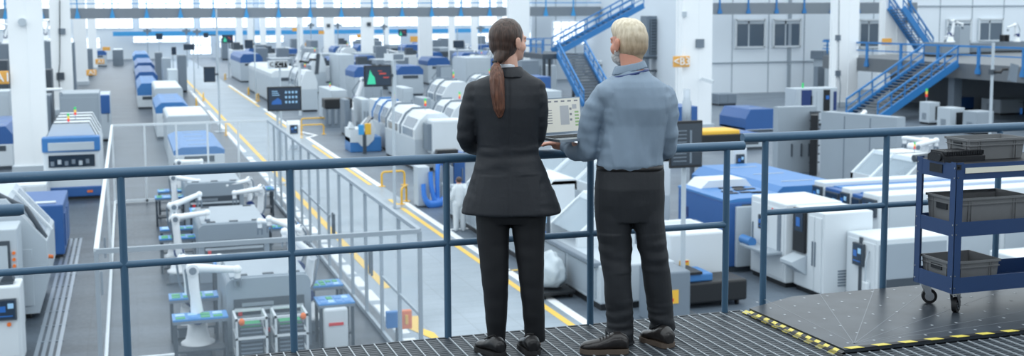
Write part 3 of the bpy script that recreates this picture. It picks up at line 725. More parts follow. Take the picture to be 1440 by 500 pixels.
# ======================================================= fenced robot line
def fence():
    t = thing('safety_fence', 'glazed grey safety fence enclosing the robot assembly line', 'fence', (0, 20.7, 0))
    XL, XR, Y0, Y1, H = -.62, 4.95, 0., 24.2, 2.87
    def run(p0, p1, n, skip=(), gname='glass_panel', pm='grey', pw=.07):
        p0 = Vector(p0); p1 = Vector(p1)
        for k in range(n+1):
            if k in skip: continue
            p = p0.lerp(p1, k/n); MB().box(p.x-pw/2, p.x+pw/2, p.y-pw/2, p.y+pw/2, 0, H).build('post', pm, t)
        MB().bar(p0+Vector((0, 0, H)), p1+Vector((0, 0, H)), .08, .08).build('top_rail', pm, t)
        MB().bar(p0+Vector((0, 0, .08)), p1+Vector((0, 0, .08)), .07, .1).build('bottom_rail', pm, t)
        for k in range(n):
            a = p0.lerp(p1, k/n); b = p0.lerp(p1, (k+1)/n); e_ = (b-a).normalized()*.04; MB().bar(a+e_+Vector((0, 0, H/2)), b-e_+Vector((0, 0, H/2)), .012, H-.1).build(gname, 'fence_glass', t)
    run((XL, Y0, 0), (XR, Y0, 0), 1)
    run((XL, Y1, 0), (XR, Y1, 0), 5, pm='white')
    run((XL, Y0+.05, 0), (XL, Y1-.05, 0), 2, (0, 2), pm='white')
    run((XR, Y0+.05, 0), (XR, Y1-.05, 0), 14, (0, 14))
    MB().box(XL, XL+1.2, -.03, .03, .95, 1.0).build('middle_rail', 'white', t)
    MB().bar((XR, 0, 1.3), (XR, 3.4, 1.3), .05, .06).build('middle_rail', 'grey', t)
    MB().bar((XR, 10.2, 1.5), (XR, 15.6, 1.5), .05, .06).build('middle_rail', 'grey', t)
    for y in (4.9, 9.9): MB().box(XR+.04, XR+.09, y-.04, y+.04, 1., 1.6, .01).box(XR+.04, XR+.09, y+.18, y+.26, 1., 1.6, .01).build('door_handle', 'darkgrey', t)
    for y in (5, 9, 14): MB().box(XL-.09, XL-.04, y-.04, y+.04, 1., 1.5, .01).build('door_handle', 'midgrey', t)
    return t
fence()
# call-button post by the near fence corner
p = ground(552, 492); t = thing('button_post', 'post with blue and orange control boxes by the near fence corner', 'control post', (5.02, 22.9, 0))
z = at_y(556, 437, 22.9).z
MB().box(-.06, .06, -.06, .06, 0, z-.2).build('post', 'darkgrey', t)
MB().box(-.27, -.02, -.12, .02, z-.32, z+.02, .02).build('blue_box', 'blue', t)
q = MB().box(.02, .25, -.12, .02, z-.36, z+.02, .02).build('orange_box', 'orange', t); MB().box(.1, .16, -.17, -.12, z-.25, z-.06, .01).build('switch', 'yellow', q)
A_ = placer('nearest pale robot-fed press with two racks in front of it', 1.72, 3.42, 24.0, 2.6, 1.5)
placer('second pale robot-fed press in the fenced line, rounded lid', 1.55, 3.32, 30.6, 2.9, 1.5)
placer('third pale robot-fed press in the fenced line', 1.58, 3.4, 38.4, 3., 1.5)
lid_machine('pale-fronted oven with a blue hood at the far end of the fenced line', 1.62, 3.55, 48.2, 7, 1.62, 'blue', 'white', .3, name='curing_oven')
t = thing('feed_conveyor', 'white feed conveyor linking the third and fourth presses', 'conveyor', (1.9, 42.5, 0))
MB().box(0, 1.2, 0, 2.1, .6, 1.15, .03).build('body', 'white', t)
for y in (.2, 1.7): MB().box(.1, 1.1, y, y+.2, 0, .6).build('leg', 'midgrey', t)
x0 = at_y(334, 460, 23).x
r1 = cart_rack('left white magazine rack with an orange knob before the nearest press', at_y(331, 470, 23.1).x, 23.0, .62, .8, .92); knob(r1, .12, .0, .86)
r2 = cart_rack('right white magazine rack with an orange knob before the nearest press', at_y(386, 470, 23.1).x, 23.0, .66, .8, .92); knob(r2, .56, .0, .88)
# robot arms: left rank leans right, right rank leans left
rb = [(279, 492, 23.9, 0, (0, -4, 100), 1.1, 'nearest white robot arm, left of the press with the racks'),
      (268, 480, 25.6, .3, (0, -6, 100), 1., 'second white robot arm on the left, just behind the nearest one'),
      (252, 372, 31.0, 0, (0, -4, 88), 1., 'left robot arm beside the second press, elbow high'),
      (247, 345, 33.0, .2, (0, -4, 75), 1., 'left robot arm behind the second press'),
      (247, 296, 39.0, 0, (0, -3, 105), 1., 'left robot arm beside the third press'),
      (252, 276, 43.0, .1, (0, 0, 90), 1., 'furthest left robot arm in the fenced line')]
for xp, yp, Y, rz, po, s, lb in rb:
    p = at_y(xp, yp, Y); robot(lb, p.x, Y, .25, rz, po, s*1.12)
    q = thing('robot_pedestal', lb.replace('robot arm', 'robot pedestal').replace(', elbow high', ''), 'pedestal', (p.x, Y, 0)); q['label'] = 'grey pedestal under the '+lb.replace('white ', '').split(',')[0]
    MB().box(-.25, .25, -.25, .25, 0, .25, .02).build('column', 'midgrey', q); MB().box(-.33, .33, -.33, .33, 0, .04).build('foot_plate', 'darkgrey', q)
rb = [(434, 470, 25.2, math.pi, (0, -8, 55), 1., 'right robot arm at the nearest press, reaching over it'),
      (412, 355, 29.4, math.pi, (0, 0, 85), 1., 'right robot arm between the first and second press'),
      (420, 372, 28.2, math.pi, (0, -4, 70), 1., 'right robot arm just behind the nearest press'),
      (366, 300, 35.5, math.pi, (0, -4, 100), 1., 'right robot arm between the second and third press'),
      (352, 290, 38.5, math.pi, (0, 0, 100), .9, 'right robot arm beside the third press')]
for xp, yp, Y, rz, po, s, lb in rb:
    p = at_y(xp, yp, Y); robot(lb, p.x, Y, .25, rz, po, s*1.12)
    q = thing('robot_pedestal', '', 'pedestal', (p.x, Y, 0)); q['label'] = 'grey pedestal under the '+lb.split(',')[0]
    MB().box(-.25, .25, -.25, .25, 0, .25, .02).build('column', 'midgrey', q); MB().box(-.33, .33, -.33, .33, 0, .04).build('foot_plate', 'darkgrey', q)
for xl, yt, W, D, lb, H in ((243, 453, 1.05, .55, 'nearest blue tray table under the first left robot arm', .9), (238, 423, 1.0, .55, 'second blue tray table behind the nearest one on the left', .9),
        (224, 338, 1.0, .55, 'blue tray table left of the second press', .9), (225, 325, .95, .5, 'blue tray table just behind the one left of the second press', .9),
        (218, 280, .95, .6, 'left blue tray table beside the third press', .9), (222, 271, .9, .6, 'furthest left blue tray table', .9),
        (448, 430, .75, .7, 'blue tray table right of the nearest press', .9), (438, 405, .7, .6, 'second blue tray table on the right, behind the nearest press', .9),
        (378, 322, .9, .7, 'blue tray table right of the second press', .9), (352, 268, .8, .7, 'blue tray table right of the third press', .9)):
    p = ground(xl, yt, H); tray_table(lb, p.x, p.y, W, D, H)
for xl, yt, W, Dp, lb in ((300, 372, 1.1, .9, 'small tray conveyor with blue pallets between first and second press'), (268, 300, 1., .9, 'small tray conveyor between second and third press')):
    p = ground(xl, yt, .95); tray_table(lb, p.x, p.y, W, Dp, .95, group=None)
# jugs and white robot controller box at the right of the nearest press
p = ground(455, 492); t = thing('controller_box', 'white robot controller box right of the nearest press', 'controller', (3.6, 23.5, 0))
MB().box(0, .5, 0, .6, 0, .85, .05).build('body', 'white', t); MB().box(.1, .4, -.02, 0, .5, .56).build('label_plate', 'red', t)
# pale blocks in the row beyond the fence
def block(label, xl, xr, yt, Y, D, lid=None, body='pale', lh=.4, side=False):
    x0, x1, z = px_front(xl, xr, yt, Y)
    if lid: return lid_machine(label, x0, x1, Y, D, z, lid, body, lh, name='line_machine')
    t = thing('line_machine', label, 'machine', (x0, Y, 0)); W = x1-x0
    MB().prism(rounded(W, z, .12), 0, D).build('body', body, t)
    MB().box(.1, W-.1, .15, D-.15, z-.01, z+.04, .02).build('lid', 'white', t)
    MB().box(.15, W-.15, -.02, .02, z*.35, z*.6).build('work_slot', 'midgrey', t)
    MB().box(.1, W-.1, .1, D-.1, -.0, .05).build('plinth', 'darkgrey', t)
    return t
block('pale grey block machine just beyond the far fence', 234, 295, 163, 59, 6)
block('blue-topped machine behind the pale grey block beyond the fence', 219, 265, 144, 68, 8, 'blue', 'white', .6)
block('large white block machine, third beyond the fence', 217, 257, 124, 79, 9)
block('blue-topped white machine fourth beyond the fence', 193, 225, 117, 91, 12, 'blue', 'white', .9)
block('deep blue machine fifth beyond the fence', 191, 221, 101, 107, 14, 'deep_blue', 'deep_blue', .8)
block('blue machine sixth beyond the fence', 190, 217, 88, 128, 15, 'deep_blue', 'blue', .8)
block('distant pale machine with blue top at the end of the row', 187, 210, 76, 150, 15, 'blue', 'pale', .8)
block('grey machine at the far end of the left aisle', 158, 173, 70, 175, 6, None, 'midgrey')
for xl, xr, yt, Y, st, lb in ((228, 240, 82, 100, 'grey', 'grey upright cabinet right of the blue-topped row'), (236, 250, 98, 88, 'pale', 'pale upright box right of the large white block'), (250, 262, 78, 110, 'midgrey', 'mid grey upright rack left of the lane'), (218, 228, 74, 125, 'midgrey', 'mid grey rack between the far blue machines')):
    x0, x1, z = px_front(xl, xr, yt, Y); cabinet('rack_cabinet', lb, 'cabinet', x0, Y, x1-x0, 2.5, z, st, 1, 'y', handles=False)
# ============================================== monitors and poles by the lane
pole_monitor('wide dark dashboard monitor on a pole behind the fence door', 389, 48, (375, 424, 122, 155), kind='dash')
pole_monitor('dark monitor with green chart on a white floor pole', 553, 40.6, (511, 550, 92, 121), kind='chart', H=5.2)
pole_monitor('dark square monitor seen edge-on left of the lane pole', 307, 71, (286, 303, 94, 115), kind='', H=7.2)
pole_monitor('large dark monitor on a pole beside the man\'s right elbow', 966, 23.6, (940, 985, 170, 234), kind='shelfview')
pole_monitor('pole with a small dark camera head in the lane', 359, 98, (344, 356, 56, 68), kind='', H=6.6)
pole_monitor('thin pole with a tiny screen, left edge of the lane', 273, 109, (258, 274, 62, 70), kind='', H=5.)
pole_monitor('distant green-lit monitor above the lane', 322, 135, (312, 328, 49, 60), kind='chart')
pole_monitor('small tilted dark screen far down the lane', 305, 128, (286, 293, 46, 53), kind='', H=4.)
pole_monitor('far tiny screen beside the lane entrance', 244, 125, (241, 248, 66, 77), kind='', H=3.)
pole_monitor('green-lit monitor hanging left of the middle column', 565, 130, (560, 572, 41, 51), kind='chart')
pole_monitor('small dark screen below the blue crane beam', 225, 160, (219, 229, 47, 55), kind='', H=4.5)
pole_monitor('dark screen on the thin pole left of the woman', 644, 105, (637, 652, 57, 67), kind='', H=5.5)
# lane CCTV sign and service kiosk
a = at_y(382, 85, 58); b = at_y(405, 96, 58)
t = thing('cctv_sign', 'white CCTV sign board above the dashboard monitor', 'sign', ((a.x+b.x)/2, 58, 0)); w = b.x-a.x; h = a.z-b.z
MB().cyl((0, .1, 0), (0, .1, b.z), .05).build('pole', 'pale', t)
MB().box(-w*.75, w/2, 0, .08, b.z, a.z, .02).build('panel', 'white', t); MB().box(-w*.3, w*.46, -.02, 0, b.z+h*.12, a.z-h*.12).build('black_field', 'black', t)
text_mesh('lettering', 'CCTV', h*.8, 'white', t, (w*.08, -.03, b.z+h*.5)); text_mesh('lettering', 'C', h*.8, 'black', t, (-w*.5, -.02, b.z+h*.5))
a = at_y(538, 150, 62)
a2 = at_y(556, 80, 56.5); t = thing('cctv_sign', 'small pale sign plate above the green chart monitor', 'sign', (a2.x, 56.5, 0))
MB().cyl((0, .1, 0), (0, .1, a2.z), .04).build('pole', 'pale', t); MB().mat(0).box(-.55, .45, 0, .06, a2.z-.18, a2.z+.18).mat(1).box(-.1, .4, -.02, 0, a2.z-.13, a2.z+.13).build('panel', ['white', 'midgrey'], t)
p = ground(412, 206); x0, x1, z = px_front(404, 422, 170, 60)
t = thing('service_robot', 'white upright service kiosk with a small screen on the lane edge', 'robot', (x0, 60, 0)); W = x1-x0
MB().prism([(0, 0), (.9, 0), (.8, .35), (.45, .5), (.4, z), (.1, z), (0, z-.2)], 0, W, 'x').build('body', 'robot_white', t)
screen(t, (W*.5, .03, z*.72), 'y', W*.6, z*.3, 'screen_blue'); MB().box(W*.2, W*.8, -.1, .3, .1, .3, .03).build('skirt', 'pale', t)
# yellow hoops
for lb, xp, yp, L, rz in (('pair-end yellow hoop barrier beside the white service kiosk', 424, 190, 1.3, .1), ('yellow hoop barrier behind the one beside the service kiosk', 424, 180, 1.5, .1),
        ('yellow hoop barrier near the base of the green chart pole', 537, 262, .95, .1), ('small yellow hoop barrier just before the blue hoses', 565, 287, .7, 1.1),
        ('yellow hoop barrier far up the right side of the lane', 349, 133, 1., 1.4), ('yellow hoop barrier across the lane from the lone pole', 361, 143, 1., 1.3),
        ('distant yellow hoop barrier by the blue machine', 316, 112, 1.2, 1.4), ('yellow hoop left of the lane by the far blue-topped oven', 318, 190, 1.6, 1.5), ('further yellow hoop left of the lane', 276, 150, 2., 1.5), ('yellow hoop beside the lane under the edge-on monitor', 286, 142, 2., 1.5)):
    p = ground(xp, yp); barrier(lb, p.x, p.y, L, rz)
p = ground(506, 212); t = thing('button_post', 'short dark post with blue and yellow boxes before the blue and white desk', 'control post', (p.x, p.y-1.3, 0))
MB().box(-.08, .08, -.08, .08, 0, 1.1).build('post', 'darkgrey', t); MB().box(-.3, -.03, -.12, .04, .95, 1.45, .02).build('blue_box', 'sky_blue', t); MB().box(.02, .32, -.12, .04, .95, 1.5, .02).build('orange_box', 'yellow', t)
# ============================================== machines right of the lane
# blue and white operator desk
x0, x1, z = px_front(492, 536, 166, 58)
t = thing('operator_desk', 'blue and white operator desk with slanted screen beside the lane', 'machine', (x0, 58, 0)); W = x1-x0
MB().box(0, W, 0, 1.6, 0, .75, .04).build('base', 'blue', t)
MB().prism([(0, .5), (W*.25, .5), (W*.35, .3), (W*.55, .3), (W*.75, .6), (W*.8, 1.15), (W*.7, 1.6), (W*.45, 1.15), (0, 1.15)], -.03, 1.5).build('white_cover', 'white', t)
MB().prism([(W*.45, 1.2), (W*.5, 1.16), (W*.78, 1.7), (W*.73, 1.74)], .1, 1.).build('screen', 'dark_glass', t)
MB().prism([(.0, 1.2), (.3, 1.18), (.1, 1.5)], .1, .8).build('paper_tray', 'white', t)
# large placement machine with arched hoods
def arch_machine(label, x0, x1, y0, D, H, front=True, lid='white', win=True, name='placement_machine', blue=False, group=None):
    W = x1-x0; t = thing(name, label, 'machine', (x0, y0, 0), group=group)
    MB().box(.05, W-.05, .05, D, 0, .15).build('plinth', 'black', t)
    MB().box(0, W, 0, D, .12, H*.55, .03).build('body', 'pale', t)
    n = max(2, int(D/2.4))
    for k in range(n):
        y = D*k/n; d = D/n*.88
        pr = [(0, H*.55), (W, H*.55), (W, H*.72), (W*.86, H*.9), (W*.7, H), (W*.3, H), (W*.14, H*.9), (0, H*.72)]
        h = MB().prism(pr, y, y+d).build('hood', lid, t)
        if win:
            for s in (0, 1):
                q = lambda x: x if s == 0 else W-x
                MB().add([(q(-.012), y+d*.14, H*.58), (q(-.012), y+d*.86, H*.58), (q(-.012), y+d*.86, H*.71), (q(-.012), y+d*.14, H*.71), (q(W*.125), y+d*.86, H*.895), (q(W*.125), y+d*.14, H*.895),
                       (q(.02), y+d*.14, H*.58), (q(.02), y+d*.86, H*.58)], [(0, 1, 2, 3), (3, 2, 4, 5)]).build('window', 'cover_glass', h)
            MB().tube([(-.02, y+d*1.02, H*.56), (-.02, y+d*1.02, H*.73), (W*.13, y+d*1.02, H*.93), (W*.3, y+d*1.02, H*1.02), (W*.7, y+d*1.02, H*1.02)], .05, 8).build('rib', 'midgrey' if not blue else 'blue', h)
    if front:
        MB().mat(0).box(W*.28, W*1.02, -1., -.02, H*.32, H*.92, .08).build('front_cover', 'white', t)
        m = MB().mat(0).box(W*.18, W*.3, -.9, -.1, H*.4, H*.85).mat(1).box(W*.45, W*.98, -1.35, -1., H*.22, H*.36, .04); m.mat(2)
        for i in range(5): m.box(W*(.48+i*.1), W*(.55+i*.1), -1.3, -1., .1, H*.22)
        m.build('roll_feeder', ['midgrey', 'black', 'pale'], t)
    stack_light(t, W*.5, D*.3, H, 1.3)
    return t
x0, x1, z = px_front(552, 628, 170, 48)
arch_machine('white arched placement machine with roll feeder beside the green chart pole', 11.8, 13.7, 50, 6.2, 2.5)
arch_machine('pale arched machine with dark side windows behind the blue and white desk', 12.2, 13.6, 57.8, 3.6, 2.4, False, blue=True)
# blue-hose extractor with cabinet by the worker
p = ground(573, 288); p2 = ground(628, 292)
t = thing('fume_extractor', 'pale extractor unit with looping blue hoses in front of the worker', 'machine', (9.62, 40.4, 0)); t.scale = (.46, .5, .82)
MB().box(0, .95, 0, 1.3, .05, 1.75, .04).build('left_tower', 'pale', t)
MB().box(2.0, 2.9, .2, 1.5, .05, 1.7, .04).build('right_tower', 'grey', t)
MB().box(1.9, 3.1, 1.2, 2.4, 1.4, 2.25, .04).build('rear_body', 'midgrey', t)
MB().box(1.6, 3.3, .1, .8, 2.15, 2.45, .05).build('roller', 'black', t)
def hose(pts, r=.18):
    m = MB(); P = [Vector(p) for p in pts]; out = []
    for i in range(len(P)-1):
        for k in range(8):
            u = k/8; p0 = P[max(0, i-1)]; p1 = P[i]; p2 = P[i+1]; p3 = P[min(len(P)-1, i+2)]
            out.append(.5*((2*p1)+(-p0+p2)*u+(2*p0-5*p1+4*p2-p3)*u*u+(-p0+3*p1-3*p2+p3)*u**3))
    out.append(P[-1]); return m.tube(out, [r*(1+.06*(-1)**i) for i in range(len(out))], 12)
hose([(.35, -.35, 1.05), (.4, -.4, .5), (.75, -.45, .18), (1.3, -.45, .15), (1.7, -.4, .2), (1.9, -.3, .3)]).build('hose', 'hose_blue', t)
hose([(.95, -.25, 1.55), (1.0, -.3, .9), (1.25, -.35, .3), (1.6, -.35, .25)]).build('hose', 'hose_blue', t)
hose([(1.5, -.2, .4), (1.5, -.2, 1.3), (1.65, -.1, 1.95), (2.1, 0, 2.1), (2.5, .2, 1.9)]).build('hose', 'hose_blue', t)
hose([(1.95, -.1, 2.0), (2.3, -.15, 1.5), (2.2, 0, 1.2)], .17).build('hose', 'hose_blue', t)
t2 = cabinet('orange_trimmed_unit', 'dark blue and orange unit between the hoses and the worker', 'machine', 11.15, 41.2, .45, 1., 1.8, 'deep_blue', 1, 'y'); MB().box(-.03, 0, .05, .3, .7, 1.2).build('side_panel', 'orange', t2)
# other machines in this block (pixel left, right, top, plane Y, depth, style)
def mcab(lb, xl, xr, yt, Y, D, body='pale', doors=2, face='y', scr=None, name='machine_cabinet', group=None, **kw):
    x0, x1, z, D = px_front(xl, xr, yt, Y, D); return cabinet(name, lb, 'machine', x0, Y, x1-x0, D, z, body, doors, face, scr, group=group, **kw)
mcab('large plain pale cabinet with rounded top far behind the lane', 463, 498, 77, 100, 5, 'pale', 1, handles=False, name='tall_cabinet')
mcab('pale box machine with a dark printer-like front', 448, 488, 127, 74, 5, 'pale', 1, handles=False, stack=True)
t = thing('roll_printer', 'dark wide-roll printer in front of the pale box machine', 'printer', (at_y(455, 150, 72).x, 71.5, 0)); W = 1.7
MB().box(0, W, 0, 1.2, 1.15, 1.75, .06).build('head', 'black', t); MB().box(.05, W-.05, .1, 1., .0, 1.15).build('body', 'midgrey', t)
for i in range(4): MB().box(.2+i*.38, .38+i*.38, .02, .1, .2, 1.1, .02).build('leg', 'steel', t)
mcab('dark upright unit with blue edge behind the operator desk', 478, 492, 140, 66, 3, 'midgrey', 1)
mcab('pale upright machine with dark slot behind the blue and white desk', 497, 521, 140, 66, 3, 'pale', 2)
mcab('white printer-like machine with a pale front, centre of the middle block', 519, 545, 142, 63, 2.5, 'white', 1)
mcab('tall grey unit with navy strip below the green chart monitor', 512, 538, 108, 78, 4, 'grey', 1)
mcab('pale grey server-like box behind the green chart pole', 552, 581, 124, 72, 3.5, 'pale', 1, dark_front=False)
mcab('grey cabinet with dark window by the woman\'s left elbow', 583, 606, 138, 66, 3, 'grey', 1)
arch_machine('pale arched machine immediately left of the woman', at_y(622, 100, 68).x, at_y(668, 100, 68).x, 68, 4, 2.8, False)
arch_machine('pale arched machine half hidden by the woman, nearer the viewer', at_y(634, 100, 56).x, at_y(676, 100, 56).x, 56, 4, 2.4, False)
mcab('large pale cabinet block behind the woman\'s left shoulder', 637, 690, 81, 92, 4, 'pale', 1, handles=False, name='tall_cabinet')
mcab('grey cabinet with a dark recess left of the tall pale block', 613, 636, 92, 88, 1.2, 'midgrey', 1, dark_front=True)
mcab('pale low machine bench between column and woman', 604, 650, 116, 80, 3, 'pale', 3, handles=False)
lid_machine('blue-hooded machine deep behind the lane hoops', at_y(338, 80, 124).x, at_y(369, 80, 124).x, 124, 12, 2.9, 'deep_blue', 'pale', .9)
lid_machine('long white rounded machine right of the lane under the CCTV sign', 10.5, 13.3, 92, 18, 2.6, 'white', 'pale', .5, name='line_machine')
arch_machine('pale arched machine right of the lane above the dashboard monitor', at_y(424, 100, 84).x, at_y(446, 100, 84).x, 84, 7, 2.9, False)
arch_machine('pale arched machine behind the wall-arm monitor', at_y(438, 80, 104).x, at_y(458, 80, 104).x, 104, 7, 3.4, False)
mcab('pale grey block behind the wall-arm monitor, topped by a darker one', 424, 448, 68, 112, 4, 'grey', 1, handles=False)
mcab('mid grey block under the walkway right of the lane', 430, 447, 57, 135, 4, 'midgrey', 1, handles=False)
# pole with articulated arm and thin screen
a = at_y(421, 100, 81); t = thing('arm_monitor', 'white pole with a black articulated arm holding a thin dark screen', 'monitor', (a.x, 81, 0))
MB().cyl((0, 0, 0), (0, 0, 6.2), .1, 10).build('pole', 'white', t); z = at_y(421, 86, 81).z
MB().tube([(0, -.1, z), (.6, -.2, z-.1), (.7, -.2, z+.1), (1.1, -.2, z+.1)], .08, 8).build('arm', 'black', t); MB().prism([(1.0, z-.9), (1.25, z-.9), (1.4, z+.5), (1.15, z+.5)], -.3, -.2).build('screen', 'darkgrey', t)
# pale masses in the distance: rows of small machines
rnd = random.Random(11)
far_n = 0
protos = []
def far_proto(i):
    W = 2.2; D = 4; H = 2.4
    if i == 0:
        t = cabinet('far_machine', '', 'machine', 0, 0, W, D, H, 'grey', 2, 'y', handles=False, dark_front=True)
        MB().mat(0).box(.2, W-.2, -.08, -.03, 1.2, 1.9).box(-.02, 0, .4, D-.5, 1.2, 1.9).build('window', 'darkgrey', t); return t
    if i == 1: return arch_machine('', 0, W, 0, D, H, False, name='far_machine')
    if i == 2: return lid_machine('', 0, W, 0, D, H, 'deep_blue', 'pale', .7, name='far_machine')
    if i == 3: return cabinet('far_machine', '', 'machine', 0, 0, W*.6, 2, 2.5, 'midgrey', 1, 'y', handles=False)
    if i == 4:
        t = robot('', 0, 0, 0, 0, (0, 20, 80), 1.8, None); t.name = 'far_robot_arm'; return t
    if i == 5:
        t = cabinet('far_machine', '', 'machine', 0, 0, W, 3, 1.9, 'white', 2, 'y', handles=False); MB().box(.3, 1.2, .5, 1.6, 1.9, 2.8).box(1.3, 1.7, 1., 1.4, 1.9, 2.5).build('dark_module', 'darkgrey', t); return t
GL = [('pale cabinet-like machine in the hazy rear of the hall', 'pale far machines'), ('arched pale machine in the hazy rear of the hall', 'arched far machines'), ('blue-topped machine in the hazy rear of the hall', 'blue far machines'),
      ('slim grey rack in the hazy rear of the hall', 'grey far racks'), ('white robot arm standing in the hazy rear of the hall', 'far robot arms'), ('low white machine in the hazy rear of the hall', 'low white far machines')]
P6 = [far_proto(i) for i in range(6)]
usedp = [False]*6
spots = []
for Y in (114, 121, 128, 136, 145, 154, 164, 175, 188):
    x = 14.
    while x < Y*.42:
        spots.append((x+rnd.uniform(-.4, .4), Y+rnd.uniform(-2, 2))); x += rnd.choice((2.9, 3.4, 4.4))
for Y in (78, 84, 91, 98, 106):
    x = at_y(500, 60, Y).x
    while x < at_y(745, 60, Y).x: spots.append((x+rnd.uniform(-.3, .3), Y+rnd.uniform(-1, 1))); x += rnd.choice((2.9, 3.6))
for Y in (110, 122, 134, 146, 160, 175):
    x = -30.
    while x < -3.5: spots.append((x+rnd.uniform(-.6, .6), Y+rnd.uniform(-3, 3))); x += rnd.choice((4, 5.5))
# overhead camera/equipment masts far away
for i, (xp, yp, Y) in enumerate(((207, 44, 165), (262, 44, 165), (277, 45, 160), (600, 40, 160), (540, 38, 170), (676, 40, 150), (475, 36, 170), (437, 36, 170))):
    p = at_y(xp, yp, Y); t = thing('camera_mast', 'thin mast with a dark sensor head far back in the hall', 'mast', (p.x, Y, 0), group='far sensor masts')
    MB().cyl((0, 0, 0), (0, 0, p.z), .06, 6).build('mast', 'grey', t); MB().box(-.5, .5, -.1, .2, p.z-.1, p.z+.2).box(-.15, .15, -.2, .3, p.z-.4, p.z+.4).build('head', 'midgrey', t)
keep = [(o.location.x, o.location.y, 2.7 if 'mast' not in o.name else 1.6) for o in bpy.data.objects if o.parent is None and o.name.split('.')[0] in ('column', 'pole_monitor', 'camera_mast', 'cctv_sign', 'arm_monitor')]
keep += [(at_y(q, 60, y_).x, y_+1.5, 3.4) for q, y_ in ((480, 101), (675, 93), (625, 91), (450, 113), (438, 136), (448, 105), (352, 128), (340, 130), (755, 99), (774, 98), (595, 90), (628, 82), (438, 88), (566, 73), (525, 79), (625, 80), (645, 80), (757, 76), (775, 66), (340, 94))]
keep += [(11.5, y_, 4.5) for y_ in (92, 98, 104, 110)]
spots = [q for q in spots if not any(abs(q[0]+1.1-a) < r_ and -4 < q[1]+2-b < 4 for a, b, r_ in keep)]
for x, Y in spots:
    i = rnd.choice((0, 0, 1, 2, 2, 3, 3, 3, 4, 4, 5)); s = rnd.uniform(.85, 1.3)
    if not usedp[i]: o = P6[i]; usedp[i] = True; o.location = (x, Y, 0)
    else: o = dup(P6[i], (x, Y, 0), scale=P6[i].scale*1.)
    o.scale = (o.scale[0], o.scale[1], o.scale[2]*s) if i != 4 else o.scale
    o['label'], o['group'] = GL[i]
# ============================================== behind the couple: conveyor line
t = thing('packing_conveyor', 'long pale packing conveyor running under the rail between the couple', 'conveyor', (10.1, 24.6, 0))
MB().box(0, 1.9, 0, 14, .15, 1.05, .04).build('body', 'pale', t); MB().box(-.1, .1, .1, 14, 1.0, 1.12, .03).build('side_rail', 'midgrey', t)
MB().box(.05, 1.85, .05, 13.9, 0, .15).build('plinth', 'black', t)
m = MB()
for i in range(7): m.box(-.02, 0, .2+i*2, 2.05+i*2, .25, .95)
m.build('side_panels', 'grey', t)
for k, y in enumerate((2.2, 6.4, 10.2)):
    h = MB().prism([(.3, 1.05), (1.85, 1.05), (1.85, 2.1), (1.2, 2.1), (.3, 1.35)], y, y+.12).prism([(.3, 1.05), (1.85, 1.05), (1.85, 2.1), (1.2, 2.1), (.3, 1.35)], y+1.9, y+2.02).prism([(1.1, 2.0), (1.25, 2.15), (1.85, 2.15), (1.85, 2.0)], y, y+2.02)
    h = h.build('guard_hood', 'white', t)
    MB().prism([(.33, 1.36), (.36, 1.33), (1.22, 2.08), (1.19, 2.12)], y+.1, y+1.9).build('window', 'window_glass', h); MB().box(1.5, 1.85, y+.1, y+1.9, 1.05, 2.1).build('back_panel', 'pale', h)
screen(t, (.0, 3.6, 1.45), 'x', .55, .7, 'screen_blue')
MB().tube([(.05, 3.6, 1.05), (.05, 3.6, 1.3)], .05).build('screen_stand', 'darkgrey', t)
p = ground(820, 412); t = thing('wrapped_bundle', 'clear plastic wrapped bundle on a black dolly beside the conveyor', 'bundle', (9.62, p.y+.2, 0)); t.scale = (.85, .85, .85)
w = MB()
b = bmesh.new(); bmesh.ops.create_icosphere(b, subdivisions=4, radius=1)
for v in b.verts:
    n = noise.noise(v.co*2.2)*.16+noise.noise(v.co*6)*.07; v.co = Vector((v.co.x*.42*(1+n), v.co.y*.6*(1+n), max(-.45, v.co.z*.55*(1+n)-.15*abs(v.co.x)))); v.co.z += .72
w.addbm(b, True); w.build('wrapped_load', 'plastic_wrap', t)
MB().box(-.5, .5, -.7, .7, .12, .22, .02).build('dolly', 'black', t)
for a in (-.4, .4):
    for c_ in (-.55, .55): MB().cyl((a-.04, c_, .07), (a+.04, c_, .07), .07).build('wheel', 'rubber', t)
# machine with slanted windows right of the man
def windowed(label, x0, y0, W, D, H, n=2, name='inspection_machine'):
    t = thing(name, label, 'machine', (x0, y0, 0)); 
    MB().box(.05, W, .05, D-.05, 0, .14).build('plinth', 'black', t); MB().box(0, W, 0, D, .12, H*.5, .03).build('body', 'pale', t)
    pr = [(0, H*.5), (W, H*.5), (W, H), (W*.45, H), (0, H*.62)]
    for k in range(n):
        a = D*k/n; bb = D*(k+1)/n
        h = MB().prism(pr, a+.02, a+.16).prism(pr, bb-.16, bb-.02).prism([(W*.4, H-.14), (W*.45, H), (W, H), (W, H-.14)], a+.02, bb-.02).box(0, W*.06, a+.02, bb-.02, H*.5, H*.63).build('hood_frame', 'white', t)
        MB().prism([(.0, H*.63), (.06, H*.6), (W*.47, H-.06), (W*.43, H-.01)], a+.14, bb-.14).build('window', 'window_glass', h)
        MB().tube([(W*.3, (a+bb)/2, H*.5), (W*.35, (a+bb)/2, H*.75), (W*.6, (a+bb)/2+.2, H*.8)], .12, 10).build('tool_head', 'darkgrey', h)
        MB().box(W*.6, W, a+.1, bb-.1, H*.5, H*.98).build('back_panel', 'grey', h)
    return t
windowed('pale inspection machine with slanted windows right of the man\'s trousers', 13.6, 33.2, 2.4, 6.2, 2.35, 3)
t = thing('parts_tray', 'black tray of yellow parts on a stand beside the dark monitor', 'tray', (at_y(980, 240, 41).x, 41, 0))
MB().box(0, 2.0, 0, 1.4, 1.55, 2.1, .04).build('tray', 'black', t); MB().box(.08, 1.92, .08, 1.32, 2.0, 2.25, .06).build('yellow_parts', 'yellow', t)
for a in (.1, 1.8): MB().box(a, a+.1, .6, .8, 0, 1.55).build('leg', 'darkgrey', t)
